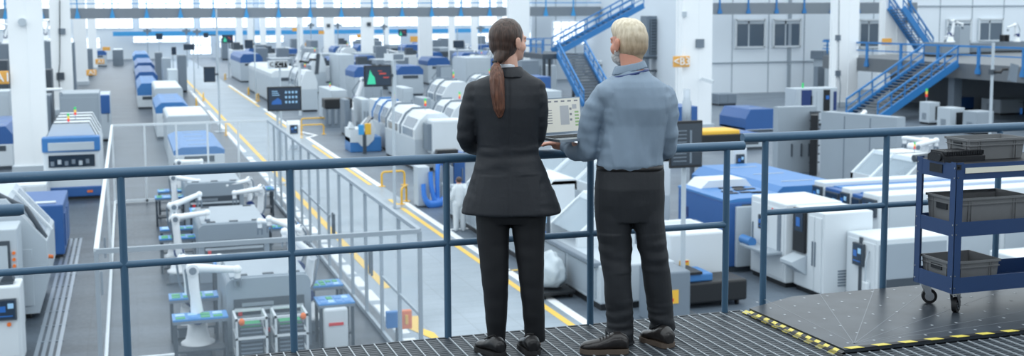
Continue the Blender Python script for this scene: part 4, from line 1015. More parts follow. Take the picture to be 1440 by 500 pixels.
x0, x1, z = px_front(1032, 1045, 208, 34); t = thing('control_tower', 'slim white control tower with small dark display beyond the rail gap', 'control tower', (x0, 34, 0)); W = x1-x0
MB().box(0, W+.15, 0, .5, 1.3, z, .03).build('head', 'white', t); MB().box(.0, .25, .1, .4, 0, 1.4).build('stem', 'white', t); screen(t, (W*.65, -.01, z-.4), 'y', W*.8, .4, 'screen_blue'); MB().cyl((W*.6, -.03, 1.6), (W*.6, 0, 1.6), .04).build('button', 'orange', t)
# white low unit + blue-black cart behind the man's legs
t = thing('supply_unit', 'white low supply unit with warning sticker behind the man\'s legs', 'machine', (12.15, 25.2, 0))
MB().box(0, 1.5, 0, 1.9, .1, 1.55, .05).build('body', 'white', t); MB().box(.1, 1.4, .1, 1.8, 0, .12).build('plinth', 'black', t); MB().mat(0).box(.25, .5, -.02, 0, .78, .9).mat(1).box(.28, .47, -.025, -.02, .86, .89).build('warning_sticker', ['yellow', 'red'], t)
MB().box(0.1, 1.2, .5, 1.4, 1.55, 1.6).build('top_cover', 'pale', t)
t = thing('stacked_crate_cart', 'low black and blue cart in front of the white supply unit', 'cart', (11.75, 24.05, 0))
MB().box(0, 1.85, 0, .95, .12, .62, .05).build('black_bin', 'black', t); MB().box(-.1, 1.0, .1, .9, .62, .8, .03).build('blue_lid', 'blue', t); MB().box(.2, .7, .05, .85, .8, .86).build('rim', 'black', t)
for a in (.2, 1.65):
    for c_ in (.15, .8): MB().cyl((a-.03, c_, .07), (a+.03, c_, .07), .07).build('wheel', 'rubber', t)
t = thing('label_unit', 'grey box unit with a red and yellow sticker between the man\'s legs', 'machine', (10.75, 22.9, 0))
MB().box(0, .8, 0, 1., 0, 1.2, .04).build('body', 'midgrey', t); MB().mat(0).box(.2, .5, -.02, 0, .5, .8).mat(1).box(.22, .38, -.025, -.02, .55, .62).build('sticker', ['yellow', 'red'], t)
# ============================================== right block of white and blue units
t = lid_machine('big blue machine with a black grille on top right of the rail gap', 14.85, 16.75, 27.3, 3.0, 1.95, 'blue', 'deep_blue', .1, name='blue_machine')
m = MB(); r = random.Random(5)
for i in range(12): x_, y_ = .4+r.random()*.9, .5+r.random()*1.3; m.box(x_, x_+.3, y_, y_+.14, 1.95, 1.975)
m.build('top_grille', 'black', t); MB().box(.18, 1.85, -.12, 0, .15, 1.75, .02).build('white_end', 'pale', t)
MB().box(-.03, 0, 1.4, 1.9, .6, 1.1).build('white_plate', 'white', t); MB().box(-.03, 0, 2.3, 2.6, 1.1, 1.4, .01).build('emblem', 'navy', t)
MB().prism([(.2, 1.93), (1.8, 1.93), (1.6, 2.15), (.45, 2.15)], 2.0, 2.9).build('white_hatch', 'white', t)
t = cabinet('tool_cabinet', 'white cabinet with a small square display right of the big blue machine', 'machine', 15.3, 25.22, 1.6, 1.72, 2.1, 'white', 1, 'x', (.6, 1.5, .3, .36))
MB().box(-.06, 0, .18, .32, .8, 1.85, .01).build('dark_strip', 'midgrey', t); MB().box(-.45, 0, .1, 1.5, .82, .9, .02).build('keyboard_tray', 'grey', t); MB().cyl((-.3, 1.1, .98), (-.3, 1.6, .98), .12).build('blue_drum', 'blue', t); MB().cyl((-.04, .6, 1.9), (0, .6, 1.9), .03).build('button', 'red', t)
t = cabinet('tool_cabinet', 'white double-door cabinet with a tall black touch panel', 'machine', 15.5, 23.85, 1.35, 1.3, 2.08, 'white', 0, 'x')
for a in (.08, .38): d_ = MB().box(-.03, 0, a, a+.27, .15, 1.95, .01).build('door', 'white', t); MB().box(-.06, -.03, a+.02 if a > .2 else a+.21, a+.06 if a > .2 else a+.25, .75, 1.35, .01).build('handle', 'midgrey', d_)
MB().mat(0).box(-.08, 0, .72, 1.26, .98, 2.05, .02).mat(1).box(-.09, -.08, .8, 1.15, 1.5, 1.95).mat(2).box(-.1, -.09, .92, 1.08, 1.62, 1.84).build('touch_panel', ['black', 'screen_dark', 'screen_blue'], t)
MB().prism([(-.42, .72), (-.42, .8), (0, .95), (0, .45)], .7, 1.25, 'y').build('keyboard_shelf', 'pale', t)
t = cabinet('tool_cabinet', 'white cabinet with hanging control pendant and grey service panel', 'machine', 16.1, 22.62, 1.95, 1.2, 1.64, 'white', 1, 'x', dark_front=True, handles=False, vent=False)
MB().box(-.05, -.02, .52, .62, .1, 1.6).build('cable_duct', 'darkgrey', t); screen(t, (-.05, .58, 1.2), 'x', .4, .52, 'screen_blue', 'control_screen')
MB().tube([(-.05, .25, 1.35), (-.12, .24, 1.1), (-.12, .24, .8), (-.1, .28, .6)], .02, 8).build('pendant_cable', 'pale', t); MB().box(-.14, -.02, .18, .36, .28, .62, .03).build('pendant', 'white', t)
def yx(px): return at_x(px, 270, 17.9).y
for i, (pa, pb, pc, lb) in enumerate(((1144, 1159, 1183, 'furthest long white module with a blue stepped side and two displays'), (1183, 1197, 1213, 'middle long white module, blue stepped side with one display'), (1213, 1237, None, 'nearest long white module with a dark display beside the trolley'))):
    ya, yb = yx(pa), yx(pb); yc = yx(pc) if pc else yb
    t = thing('process_module', lb, 'machine', (17.9, yc+.01, 0)); o1 = yb-yc
    MB().box(.05, 5.6, .05, ya-yc-.05, 0, .14).build('plinth', 'black', t)
    MB().box(0, 5.8, o1, ya-yc-.02, .12, 2.2, .03).build('body', 'white', t)
    if pc: MB().box(.04, 5.7, 0, o1, .12, 2.08, .02).build('blue_side', 'deep_blue', t); screen(t, (.04, o1*.5, 1.62), 'x', o1*.75, .75, 'screen_blue'); MB().box(.3, 5.7, .1, o1, 2.06, 2.1).build('top_stripe', 'blue', t)
    w_ = (ya-yb); screen(t, (-.0, o1+w_*.5, 1.85), 'x', w_*.8, .45, 'screen_blue')
    if i == 0: screen(t, (-.0, o1+w_*.5, 1.25), 'x', w_*.6, .3, 'screen_blue')
    MB().box(-.02, 0, o1+.05, o1+w_-.05, .2, 1.0, .01).build('door', 'pale', t)
    for q in range(3): MB().box(.3+q*1.8, 1.95+q*1.8, o1-.02 if not pc else -.02, o1 if not pc else 0, .2, 1.9, .01).build('side_door', 'pale' if not pc else 'deep_blue', t)
lid_machine('long blue oven lying behind the white modules', 16.95, 19.5, 28.6, 5.0, 1.98, 'blue', 'white', .6)
lid_machine('blue-topped machine behind the big blue machine\'s white hatch', 14.3, 16.6, 31.0, 2.2, 1.5, 'blue', 'pale', .3) if False else None
# pale grey enclosure
def slab(mb, p0, p1, th, z0, z1):
    p0 = Vector((p0.x, p0.y, 0)); p1 = Vector((p1.x, p1.y, 0)); d = (p1-p0).normalized(); n = Vector((-d.y, d.x, 0))*th
    mb.add([p+Vector((0, 0, z)) for z in (z0, z1) for p in (p0, p1, p1+n, p0+n)], [(0, 3, 2, 1), (4, 5, 6, 7), (0, 1, 5, 4), (1, 2, 6, 5), (2, 3, 7, 6), (3, 0, 4, 7)]); return mb
def depth_pt(x, y, dep): r = ray(x, y); return CP+r*dep
a0 = depth_pt(1095, 150, 50.); a1 = depth_pt(1149, 150, 50.4); b0 = depth_pt(1155, 157, 48.5); b1 = depth_pt(1262, 165, 45.5)
t = thing('enclosure', 'large pale grey enclosure with a dark vertical door gap', 'enclosure', (a0.x, a0.y, 0)); o_ = Vector((a0.x, a0.y, 0)); a0, a1, b0, b1 = a0-o_, a1-o_, b0-o_, b1-o_
slab(MB(), a0, a1, .5, 0, (a0.z+a1.z)/2).build('left_wall', 'grey', t); slab(MB(), b0, b1, .5, 0, (b0.z+b1.z)/2).build('right_wall', 'grey', t)
g1 = a1+Vector((.05, .35, 0)); g2_ = b0+Vector((-.05, .35, 0)); slab(MB(), a1+Vector((0, .4, 0)), b0+Vector((0, .8, 0)), .3, 0, a0.z-.3).build('door_gap', 'black', t)
for i in range(7): p = a1+Vector((-.35, -.05, 0)); MB().box(p.x, p.x+.45, p.y-.08, p.y+.05, .4+i*.36, .46+i*.36).build('hinge_bracket', 'darkgrey', t)
for f in (.32, .66): p = b0.lerp(b1, f); MB().box(p.x-.015, p.x+.015, p.y-.02, p.y+.02, .1, b0.z-.1).build('panel_seam', 'midgrey', t)
for f in (.35, .6, .8): p = a0.lerp(a1, f); MB().box(p.x-.02, p.x+.02, p.y-.07, p.y, .7, 1.25).build('pull_rod', 'darkgrey', t)
x0, x1, z, dd = px_front(1104, 1178, 124, 62, 1.2)
t = cabinet('instrument_row', 'row of pale and dark instruments behind the large enclosure', 'machine', x0, 62, x1-x0, dd, z, 'pale', 4, 'y', handles=False, stack=False); W = x1-x0
MB().box(.4, 1.1, -.06, 0, .2, z-.1).build('navy_panel', 'navy', t); MB().mat(0).box(W*.66, W*.8, -.1, 0, z*.35, z*.95).mat(1).box(W*.7, W*.78, -.12, -.1, z*.7, z*.8).build('black_panel', ['black', 'screen_blue'], t); MB().box(W*.35, W*.4, -.06, 0, z*.55, z*.8).build('display', 'midgrey', t); MB().box(W*.9, W*.97, -.06, 0, z*.4, z*.9).build('navy_panel', 'navy', t)
MB().cyl((.8, .5, z), (.8, .5, z+.3), .06).build('green_lamp', 'lamp_green', t)
# blue ovens behind the enclosure's left
x0, x1, z, dd = px_front(1012, 1096, 154, 60, 3.2); lid_machine('large blue-hooded machine beside the column, left of the enclosure', x0, x1, 60, dd, z, 'deep_blue', 'pale', 1.2)
x0, x1, z, dd = px_front(1000, 1076, 188, 52, 2.2); t = lid_machine('pale bench machine with blue roller bed in front of the blue-hooded one', x0, x1, 52, dd, z, 'deep_blue', 'pale', .25)
x0, x1, z, dd = px_front(998, 1036, 132, 78, 1.5); cabinet('wide_cabinet', 'grey wide cabinet against the back wall beside the column', 'cabinet', x0, 78, x1-x0, dd, z, 'midgrey', 2, 'y', handles=False)  # wide two-door cabinet in plain mid grey
x0, x1, z = px_front(950, 965, 150, 52); cabinet('blue_cabinet', 'small blue cabinet seen between the man and the column', 'cabinet', x0, 52, 1.2, 3, z, 'deep_blue', 1, 'y')
# chrome exhaust cylinder in front of the B3 column
p = at_y(966, 125, 50); t = thing('exhaust_cylinder', 'brushed steel exhaust cylinder in front of the B3 column', 'pipe', (p.x, 50, 0)); MB().lathe([(0, 0), (.22, 0), (.22, p.z-.6), (.16, p.z-.5), (.16, p.z), (0, p.z)]).build('pipe', 'steel', t)
# cnc machines right of enclosure with stack light
t = windowed('pale slanted milling unit with a stack light beside the enclosure', 23.8, 33.5, 2.0, 1.6, 2.05, 1, 'milling_unit'); stack_light(t, 1.5, .1, 2.05, .9)
t = windowed('white framed milling unit nearer the trolley, dark hose across its top', 22.75, 31.0, 2.2, 1.7, 2.2, 1, 'milling_unit')
MB().tube([(.5, -.1, 2.25), (1.2, -.1, 2.3), (2.0, -.1, 2.2), (2.6, -.1, 1.7), (2.7, -.1, 1.)], .12, 10).build('dark_hose', 'darkgrey', t)
windowed('white framed milling unit behind the trolley\'s top shelf', 22.5, 28.9, 2.4, 1.6, 2.2, 1, 'milling_unit')
windowed('pale milling unit seen through the trolley', 24.6, 26.4, 2.4, 1.7, 2.2, 1, 'milling_unit')
cabinet('blue_striped_unit', 'low white unit with blue stripe seen through the trolley\'s middle gap', 'machine', 22.6, 22.2, 6, 2., 1.7, 'white', 3, 'y', handles=False)
cabinet('blue_striped_unit', 'pale low unit with blue stripe under the trolley', 'machine', 19.2, 21.0, 4, 1.6, 1.2, 'white', 3, 'y', handles=False)
# robots at the enclosure's right
for i, (x_, y_, rz, po) in enumerate(((27.2, 36.5, 0, (0, 10, 70)), (28.9, 37.6, 3.1, (0, 0, 80)), (31.5, 46, .5, (0, -10, 80)))):
    robot(['white robot arm just left of the trolley\'s black device', 'white robot arm above the trolley\'s black device', 'smaller white robot arm near the foot of the right-hand stairs'][i], x_, y_, 0, rz, po, 1.5, None)
# machines under the mezzanine
for i, (xl, xr, yt, Y, D, b, lb) in enumerate(((1293, 1322, 144, 60, 3, 'pale', 'pale machine with dark sliding door under the stairs'), (1318, 1357, 152, 56, 3, 'pale', 'pale machine with black sliding doors right of the stack-lit one'), (1354, 1398, 157, 54, 3, 'grey', 'plain grey machine under the mezzanine left of the tall pole'),
        (1380, 1440, 140, 64, 3, 'grey', 'wide grey machine under the mezzanine at the right edge'), (1335, 1370, 137, 68, 3, 'deep_blue', 'navy hooded machine deep under the mezzanine'))):
    x0, x1, z, D = px_front(xl, xr, yt, Y, D); t = cabinet('lathe_machine', lb, 'machine', x0, Y, x1-x0, D, z, b, 1, 'y', handles=False)
    W = x1-x0
    if i in (0, 1): MB().box(W*.4 if i else W*.55, W*.85, -.08, -.02, .3, z-.25, .01).build('dark_door', 'black', t)
    if i == 0: stack_light(t, W*.5, .8, z, 1.9)
    if i == 3: MB().mat(0).box(W*.78, W*.98, -.08, -.02, .8, z-.2).mat(1).box(W*.82, W*.9, -.1, -.08, z-1., z-.6).build('control_panel', ['dark_glass', 'screen_blue'], t)
# pole with articulated arm at right
p = at_y(1397, 60, 46); t = thing('arm_monitor', 'tall pale pole with a black arm and grey screen at the right edge', 'monitor', (p.x, 46, 0)); z = at_y(1397, 101, 46).z
MB().cyl((0, 0, 0), (0, 0, p.z), .07, 12).build('pole', 'pale', t); MB().tube([(0, -.1, z), (.35, -.15, z-.02), (.45, -.15, z+.12), (.75, -.15, z+.12)], .07, 8).build('arm', 'black', t); MB().prism([(.75, z-.4), (1.2, z-.5), (1.3, z+.3), (.9, z+.4)], -.25, -.15).build('screen', 'midgrey', t); MB().box(-.12, .12, -.12, .12, z-.12, z+.12).build('clamp', 'darkgrey', t)
# ===================================================== steel stairs and mezzanine
def stair(t, p0, p1, wdir, width, n, rail=1.0, mt='stair_blue', step='deck_grey'):
    """one flight from p0 (bottom, one side) to p1 (top); wdir points across the flight"""
    p0 = Vector(p0); p1 = Vector(p1); w = Vector(wdir).normalized()*width; up = Vector((0, 0, 1))
    for o in (Vector((0, 0, 0)), w):
        MB().bar(p0+o, p1+o, .14, .46).build('stringer', mt, t)
        m = MB().bar(p0+o+up*rail, p1+o+up*rail, .11, .11).bar(p0+o+up*rail*.55, p1+o+up*rail*.55, .07, .07)
        m.build('handrail', mt, t)
        k = max(3, int((p1-p0).length/1.1))
        for i in range(k+1):
            q = p0.lerp(p1, i/k)+o; MB().bar(q, q+up*rail, .07, .07).build('baluster', mt, t)
    d = (p1-p0); h = Vector((d.x, d.y, 0)).normalized()*.28
    m = MB()
    for i in range(1, n):
        q = p0+d*(i/n); m.add([q-h/2, q+h/2, q+h/2+w, q-h/2+w, q-h/2+up*.05, q+h/2+up*.05, q+h/2+w+up*.05, q-h/2+w+up*.05], [(3, 2, 1, 0), (4, 5, 6, 7), (0, 1, 5, 4), (1, 2, 6, 5), (2, 3, 7, 6), (3, 0, 4, 7)])
    m.build('treads', step, t)
    return t
# centre staircase
Yc = 87
a = at_y(905, 8, Yc+4); b = at_y(806, 74, Yc+1)
t = thing('staircase', 'bright blue zigzag steel staircase between the couple\'s heads', 'staircase', (0, 0, 0))
stair(t, (b.x, Yc+4, b.z), (a.x, Yc+4, a.z), (0, 1, 0), 2., 16, 1.1)
l0 = at_y(764, 76, Yc); l1 = at_y(822, 76, Yc)
MB().box(l0.x, b.x+.1, Yc+.2, Yc+6.2, b.z-.45, b.z-.05).build('landing', 'darkgrey', t)
m = MB()
for z in (.5, 1.05): m.bar((l0.x, Yc+.2, b.z+z), (l0.x, Yc+6.2, b.z+z), .07, .07).bar((l0.x, Yc+6.2, b.z+z), (b.x, Yc+6.2, b.z+z), .07, .07)
for i in range(5): m.box(l0.x-.04, l0.x+.04, Yc+.2+i*1.45, Yc+.3+i*1.45, b.z, b.z+1.05)
for i in range(3): m.box(l0.x+i*1.1, l0.x+i*1.1+.08, Yc+6.15, Yc+6.25, b.z, b.z+1.05)
m.build('landing_railing', 'stair_blue', t)
for x, y in ((l0.x+.2, Yc+.4), (b.x-.2, Yc+.4), (l0.x+.2, Yc+6), (b.x-.2, Yc+6)): MB().box(x-.1, x+.1, y-.1, y+.1, 0, b.z-.4).build('support', 'darkgrey', t)
# lower flight comes down towards the viewer
q0 = at_y(785, 76, Yc); q1 = at_y(832, 150, Yc-5.5)
stair(t, (at_y(821, 149, Yc-6).x, Yc-6, 0.05), (q0.x, Yc+.2, b.z-.1), (1, 0, 0), 2.3, 18, 1.1)
m = MB()
for i in range(18):
    f = i/18; y = Yc-5.9+f*6; m.box(at_y(821, 149, Yc-6).x*(1-f)+q0.x*f, at_y(821, 149, Yc-6).x*(1-f)+q0.x*f+2.3, y+.28, y+.3, b.z*f-.1, b.z*f+.1)
m.build('risers', 'midgrey', t)
# louvred store room behind the man
x0 = at_y(903, 50, 100).x; x1 = at_y(962, 50, 99).x
t = thing('louvred_store', 'grey louvred store room under the walkway behind the man', 'store room', (x0, 99, 0)); W = x1-x0+1.5
MB().box(0, W, 0, 1.4, 2.9, 6.6).box(0, .3, 0, 1.4, 0, 2.9).box(W*.5, W*.5+.3, 0, 1.4, 0, 2.9).box(W-.3, W, 0, 1.4, 0, 2.9).build('frame', 'midgrey', t)
for k in range(3):
    m = MB().mat(0).box(.3+k*W/3, (k+1)*W/3-.1, -.06, 0, 3.1, 6.3).mat(1)
    for i in range(12): m.box(.35+k*W/3, (k+1)*W/3-.15, -.1, -.06, 3.2+i*.26, 3.26+i*.26)
    for i in range(2): m.box(.35+k*W/3+i*.9, .42+k*W/3+i*.9, -.12, -.06, 3.1, 6.3)
    m.build('louvre', ['darkgrey', 'midgrey'], t)
for z in (2.7, 1.5): MB().box(-2, W, -.1, .1, z, z+.2).build('beam', 'darkgrey', t)
for i, (a_, c_) in enumerate(((.6, 1.7), (2.0, 3.4))): MB().box(W-4.5+a_, W-4.5+c_, -.05, .5, .9, 2.3).build('dark_rack', 'black', t)
XW = at_y(748, 50, 116.5).x
struct(MB().box(XW, 46.4, 116.5, 116.9, 0, 14).build('wall_center', 'wall_paint'))
struct(MB().box(46.2, 46.4, 90, 116.4, 0, 14).build('wall_center', 'wall_paint'))
sm = MB()
for i in range(6): sm.box(XW+.4+i*2.2, XW+.46+i*2.2, 116.44, 116.5, 0, 14)
for z in (2.6, 7.2): sm.box(XW, 46.2, 116.4, 116.5, z, z+.12)
struct(sm.build('trim_91', 'grey'))
wn[0] += 1
wa = at_y(778, 30, 116.4); wb = at_y(822, 62, 116.4); ww = (wb.x-wa.x)/4; wh = (wa.z-wb.z)/3
f = MB().mat(0).box(wa.x, wb.x, 116.4, 116.47, wb.z, wa.z).mat(1)
for i in range(5): f.box(wa.x+i*ww-.04, wa.x+i*ww+.04, 116.35, 116.4, wb.z, wa.z)
for i in range(4): f.box(wa.x, wb.x, 116.35, 116.4, wb.z+i*wh-.04, wb.z+i*wh+.04)
struct(f.build('window_%d' % wn[0], ['daylight', 'pale']))
for xl, xr, yt, Y, st, lb in ((748, 775, 108, 76, 'deep_blue', 'deep blue machine between the couple, left of the stairs'), (752, 790, 128, 66, 'pale', 'pale low machine between the couple above the laptop'), (748, 764, 60, 98, 'grey', 'grey rack right of the column behind the woman'), (766, 783, 92, 97, 'pale', 'pale machine behind the stair landing')):
    x0, x1, z = px_front(xl, xr, yt, Y); cabinet('machine_cabinet', lb, 'machine', x0, Y, x1-x0, 3, z, st, 1, 'y', handles=False)
# right mezzanine: deck edge runs along the hall
XM = 50.5
t = thing('mezzanine', 'grey mezzanine deck with a blue railing on the right side of the hall', 'mezzanine', (XM, 40, 0)); ZD = 3.55
LM = at_x(1157, 80, XM).y-40
MB().box(0, 26, 0, LM, ZD-.95, ZD).build('deck', 'deck_grey', t)
MB().bar((0, 0, ZD+1.1), (0, LM, ZD+1.1), .14, .12).build('top_rail', 'stair_blue', t); MB().bar((0, 0, ZD+.55), (0, LM, ZD+.55), .08, .08).build('middle_rail', 'stair_blue', t)
for i in range(int((LM-1.5)/3.9)+1):
    y = 1.5+i*3.9; MB().box(-.12, 0, y-.1, y+.1, ZD-.2, ZD+1.1).prism([(y-.1, ZD-.2), (y+.1, ZD-.2), (y+.2, ZD-.45), (y+.2, ZD-.6), (y-.2, ZD-.6), (y-.2, ZD-.45)], -.16, -.02, 'x').build('post', 'stair_blue', t)
for y in (8, 24, 40): MB().box(.6, 1.2, y, y+.6, 0, ZD-.9).build('support', 'midgrey', t)
# lower flight of the right stair: runs down to the left in front of the deck edge
t = thing('staircase', 'blue steel staircase dropping left from the mezzanine at the right', 'staircase', (0, 0, 0))
yt_ = at_x(1345, 80, XM-.2).y; 
top = Vector((XM, yt_, ZD)); bx = at_y(1238, 160, yt_).x
stair(t, (bx-.2, yt_-.0, 0.1), (XM-.1, yt_, ZD), (0, 1, 0), 3.4, 20, 1.1)
MB().box(bx-.6, bx+.2, yt_-.1, yt_+3.4, 0, .12).build('foot_pad', 'darkgrey', t)
# upper flight from the mezzanine to the upper level
t = thing('staircase', 'dark upper staircase with blue rails rising behind the white column', 'staircase', (0, 0, 0))
a = at_y(1312, 66, 80); b = at_y(1270, 12, 80)
stair(t, (a.x, 80, ZD+.1), (b.x, 80, 7.2), (0, 1, 0), 1.8, 16, 1.1)
x0 = at_y(1003, 10, 86).x; x1 = at_y(1290, 10, 86).x; zlo = at_y(1150, 19.5, 86).z; zhi = at_y(1150, 8, 86).z
t = thing('upper_landing', 'grey upper gallery with blue posts running along the right-hand back wall', 'landing', (x0, 86, 0)); W = x1-x0
MB().box(0, W, 0, 1.2, zlo, zhi+.25).build('deck', 'beam_grey', t)
for i in range(int(W/2.6)+1): MB().box(.5+i*2.6, .62+i*2.6, -.1, 0, zlo+.15, zhi+1.3).prism([(.5+i*2.6, zlo+.5), (.62+i*2.6, zlo+.5), (.74+i*2.6, zlo+.2), (.74+i*2.6, zlo+.05), (.38+i*2.6, zlo+.05), (.38+i*2.6, zlo+.2)], -.14, -.02).build('post', 'stair_blue', t)
for z in (.85, 1.3): MB().box(0, W, -.1, -.02, zhi+z, zhi+z+.1).build('rail', 'stair_blue', t)
# equipment standing on the mezzanine
BZ = []
for xl, xr, yt, Y, D, b, lb in ((1324, 1341, 60, 72, 2, 'midgrey', 'grey box unit at the head of the right-hand stairs'), (1349, 1365, 36, 74, 1.2, 'grey', 'tall grey panel standing on the mezzanine'), (1366, 1400, 60, 76, 2, 'midgrey', 'long grey workbench on the mezzanine'), (1400, 1445, 58, 78, 2, 'midgrey', 'grey workbench at the right end of the mezzanine')):
    x0, x1, z = px_front(xl, xr, yt, Y); BZ.append(z); c_ = cabinet('bench_unit', lb, 'bench', x0, Y, x1-x0, D, z-ZD-.02, b, 1, 'y', handles=False, z0=ZD+.02, vent=False)
for i, (xp, Y, rz, s) in enumerate(((1334, 73, 0, 1.25), (1345, 76, 3.1, 1.25), (1393, 80, 3.1, 1.1), (1432, 82, 0, 1.3))):
    p = at_y(xp, 60, Y); robot(['white robot arm on the box at the stair head', 'white robot arm beside the tall grey mezzanine panel', 'robot arm on the mezzanine workbench', 'white robot arm at the right edge of the mezzanine'][i], p.x, [72.8, 76, 77, 79][i], [BZ[0], ZD, BZ[2], BZ[3]][i], rz, (0, 10, 95), s, None)
for i, xp in enumerate((1409, 1416)):
    p = at_y(xp, 55, 77); t = thing('dark_instrument', ['left of two black instruments on the mezzanine bench', 'right of two black instruments on the mezzanine bench'][i], 'instrument', (p.x, 77, p.z-.2)); MB().box(0, .26, 0, .3, 0, .55, .03).mat(0).box(.05, .2, -.05, 0, .1, .4).build('case', 'black', t)
# mid-right small railing stub high between columns
t = thing('platform_ladder', 'short blue railing on a small grey platform left of the right column', 'platform', (at_y(1158, 80, 86).x, 86, 0))
MB().box(0, 2.2, 0, 2, 2.9, 3.6).build('deck', 'midgrey', t); MB().box(0, 2.2, -.05, .05, 4.5, 4.6).box(.3, .4, -.05, .05, 3.4, 4.6).box(0, 2.2, -.05, .05, 4.05, 4.12).build('railing', 'stair_blue', t)
MB().box(.2, 2., .2, 1.8, 0, 2.9).build('base', 'pale', t)
# ================================================================= people
EX = Vector((math.cos(YAW), -math.sin(YAW), 0)); EY = Vector((math.sin(YAW), math.cos(YAW), 0)); EZ = Vector((0, 0, 1))
class Fig:
    """body-aligned frame: world points from a direction in the view and a depth behind/before the feet"""
    def __init__(s, foot): s.O = foot; s.dep = foot.dot(EY)
    def P(s, x, y, d=0.):
        r = ray(x, y); k = (s.dep+d)/r.dot(EY); return CP+r*k-s.O
    def r(s, px): return px*(s.dep)/FPX
def ring(mb_rings, c, rx, ry, n=28, e=2.0, u=EX, v=EY):
    pts = []
    for k in range(n):
        a = 2*math.pi*k/n; ca, sa = math.cos(a), math.sin(a)
        pts.append(c+u*(rx*math.copysign(abs(ca)**(2/e), ca))+v*(ry*math.copysign(abs(sa)**(2/e), sa)))
    mb_rings.append(pts)
def skin_rings(mb, rings):
    n = len(rings[0]); vs = [v for R in rings for v in R]; fs = []
    for i in range(len(rings)-1):
        for k in range(n): fs.append((i*n+k, i*n+(k+1) % n, (i+1)*n+(k+1) % n, (i+1)*n+k))
    fs.append(list(range(n))[::-1]); fs.append([(len(rings)-1)*n+k for k in range(n)])
    mb.add(vs, fs, True)
def torso(mb, F, spec, e=2.2):
    """spec rows: xl, xr, y, depth, half thickness"""
    R = []
    for xl, xr, y, d, ry in spec:
        a = F.P(xl, y, d); b = F.P(xr, y, d); ring(R, (a+b)/2, (b-a).length/2, ry, e=e)
    skin_rings(mb, R)
def dense(pts, rs, n=5):
    P = [Vector(p) for p in pts]; out = []; ro = []
    for i in range(len(P)-1):
        p0 = P[max(0, i-1)]; p1 = P[i]; p2 = P[i+1]; p3 = P[min(len(P)-1, i+2)]
        for k in range(n):
            u = k/n; out.append(.5*((2*p1)+(-p0+p2)*u+(2*p0-5*p1+4*p2-p3)*u*u+(-p0+3*p1-3*p2+p3)*u**3)); ro.append(rs[i]+(rs[i+1]-rs[i])*u)
    out.append(P[-1]); ro.append(rs[-1]); return out, ro
def limb(mb, pts, rs, n=16):
    a, b = dense(pts, rs); mb.tube(a, b, n)
    mb.ball(a[0], b[0]*.98, 14); mb.ball(a[-1], b[-1]*.98, 14)
def remesh(name, mb, mats, parent, voxel, smooth=4, disp=None, loc=(0, 0, 0)):
    me = bpy.data.meshes.new('tmp'); me.from_pydata(mb.v, [], mb.f)
    b = bmesh.new(); b.from_mesh(me); bmesh.ops.recalc_face_normals(b, faces=b.faces); b.to_mesh(me); b.free()
    o = bpy.data.objects.new('tmp', me); C.objects.link(o)
    m = o.modifiers.new('r', 'REMESH'); m.mode = 'VOXEL'; m.voxel_size = voxel; m.use_smooth_shade = True
    if smooth: s = o.modifiers.new('s', 'SMOOTH'); s.iterations = smooth; s.factor = .5
    dg = bpy.context.evaluated_depsgraph_get(); dg.update()
    nm = bpy.data.meshes.new_from_object(o.evaluated_get(dg)); bpy.data.objects.remove(o)
    if disp:
        ns = [v.normal.copy() for v in nm.vertices]
        for v, nn in zip(nm.vertices, ns): v.co += nn*disp(v.co)
    nm.name = name
    nm.materials.clear()
    for k in (mats if isinstance(mats, (list, tuple)) else [mats]): nm.materials.append(M[k])
    nm.polygons.foreach_set('use_smooth', [True]*len(nm.polygons)); nm.update()
    q = bpy.data.objects.new(name, nm); C.objects.link(q); q.parent = parent; q.location = loc
    return q
def hand(mb, wrist, fwd, side, up, s=1., curl=.5, thumb=1):
    """palm, four unequal bent fingers and a thumb from the side; fwd = along fingers, side = towards the thumb, up = back of hand"""
    fwd = fwd.normalized(); side = side.normalized(); up = up.normalized()
    c = wrist+fwd*.05*s
    mb.tube([wrist-fwd*.02, wrist+fwd*.02*s, c, wrist+fwd*.088*s], [.024*s, .027*s, .033*s, .028*s], 12)
    for k, (o, L) in enumerate(((.03, .068), (.01, .078), (-.01, .072), (-.029, .056))):
        a = wrist+fwd*.075*s+side*o*s; p = [a, a+fwd*.022*s]; d = fwd.copy()
        for j in range(3):
            d = (d*math.cos(curl*.7)-up*math.sin(curl*.7)).normalized() if j == 0 else (d-up*curl*.8).normalized()
            p.append(p[-1]+d*L*s*(.45, .3, .25)[j])
        mb.tube(p, [.0095*s, .0095*s, .009*s, .0085*s, .0075*s], 8)
    a = wrist+fwd*.025*s+side*.022*s; mb.tube([a, a+(side*.7+fwd*.6)*.035*s, a+(side*.75+fwd*1.3)*.05*s-up*.008], [.012*s, .011*s, .009*s], 8)
def fold(scale, amp, sx=1., sy=1., sz=1., seed=0.):
    def f(p):
        q = Vector((p.x*sx, p.y*sy, p.z*sz))*scale+Vector((seed, seed, seed)); return noise.noise(q)*amp+noise.noise(q*2.3)*amp*.4
    return f
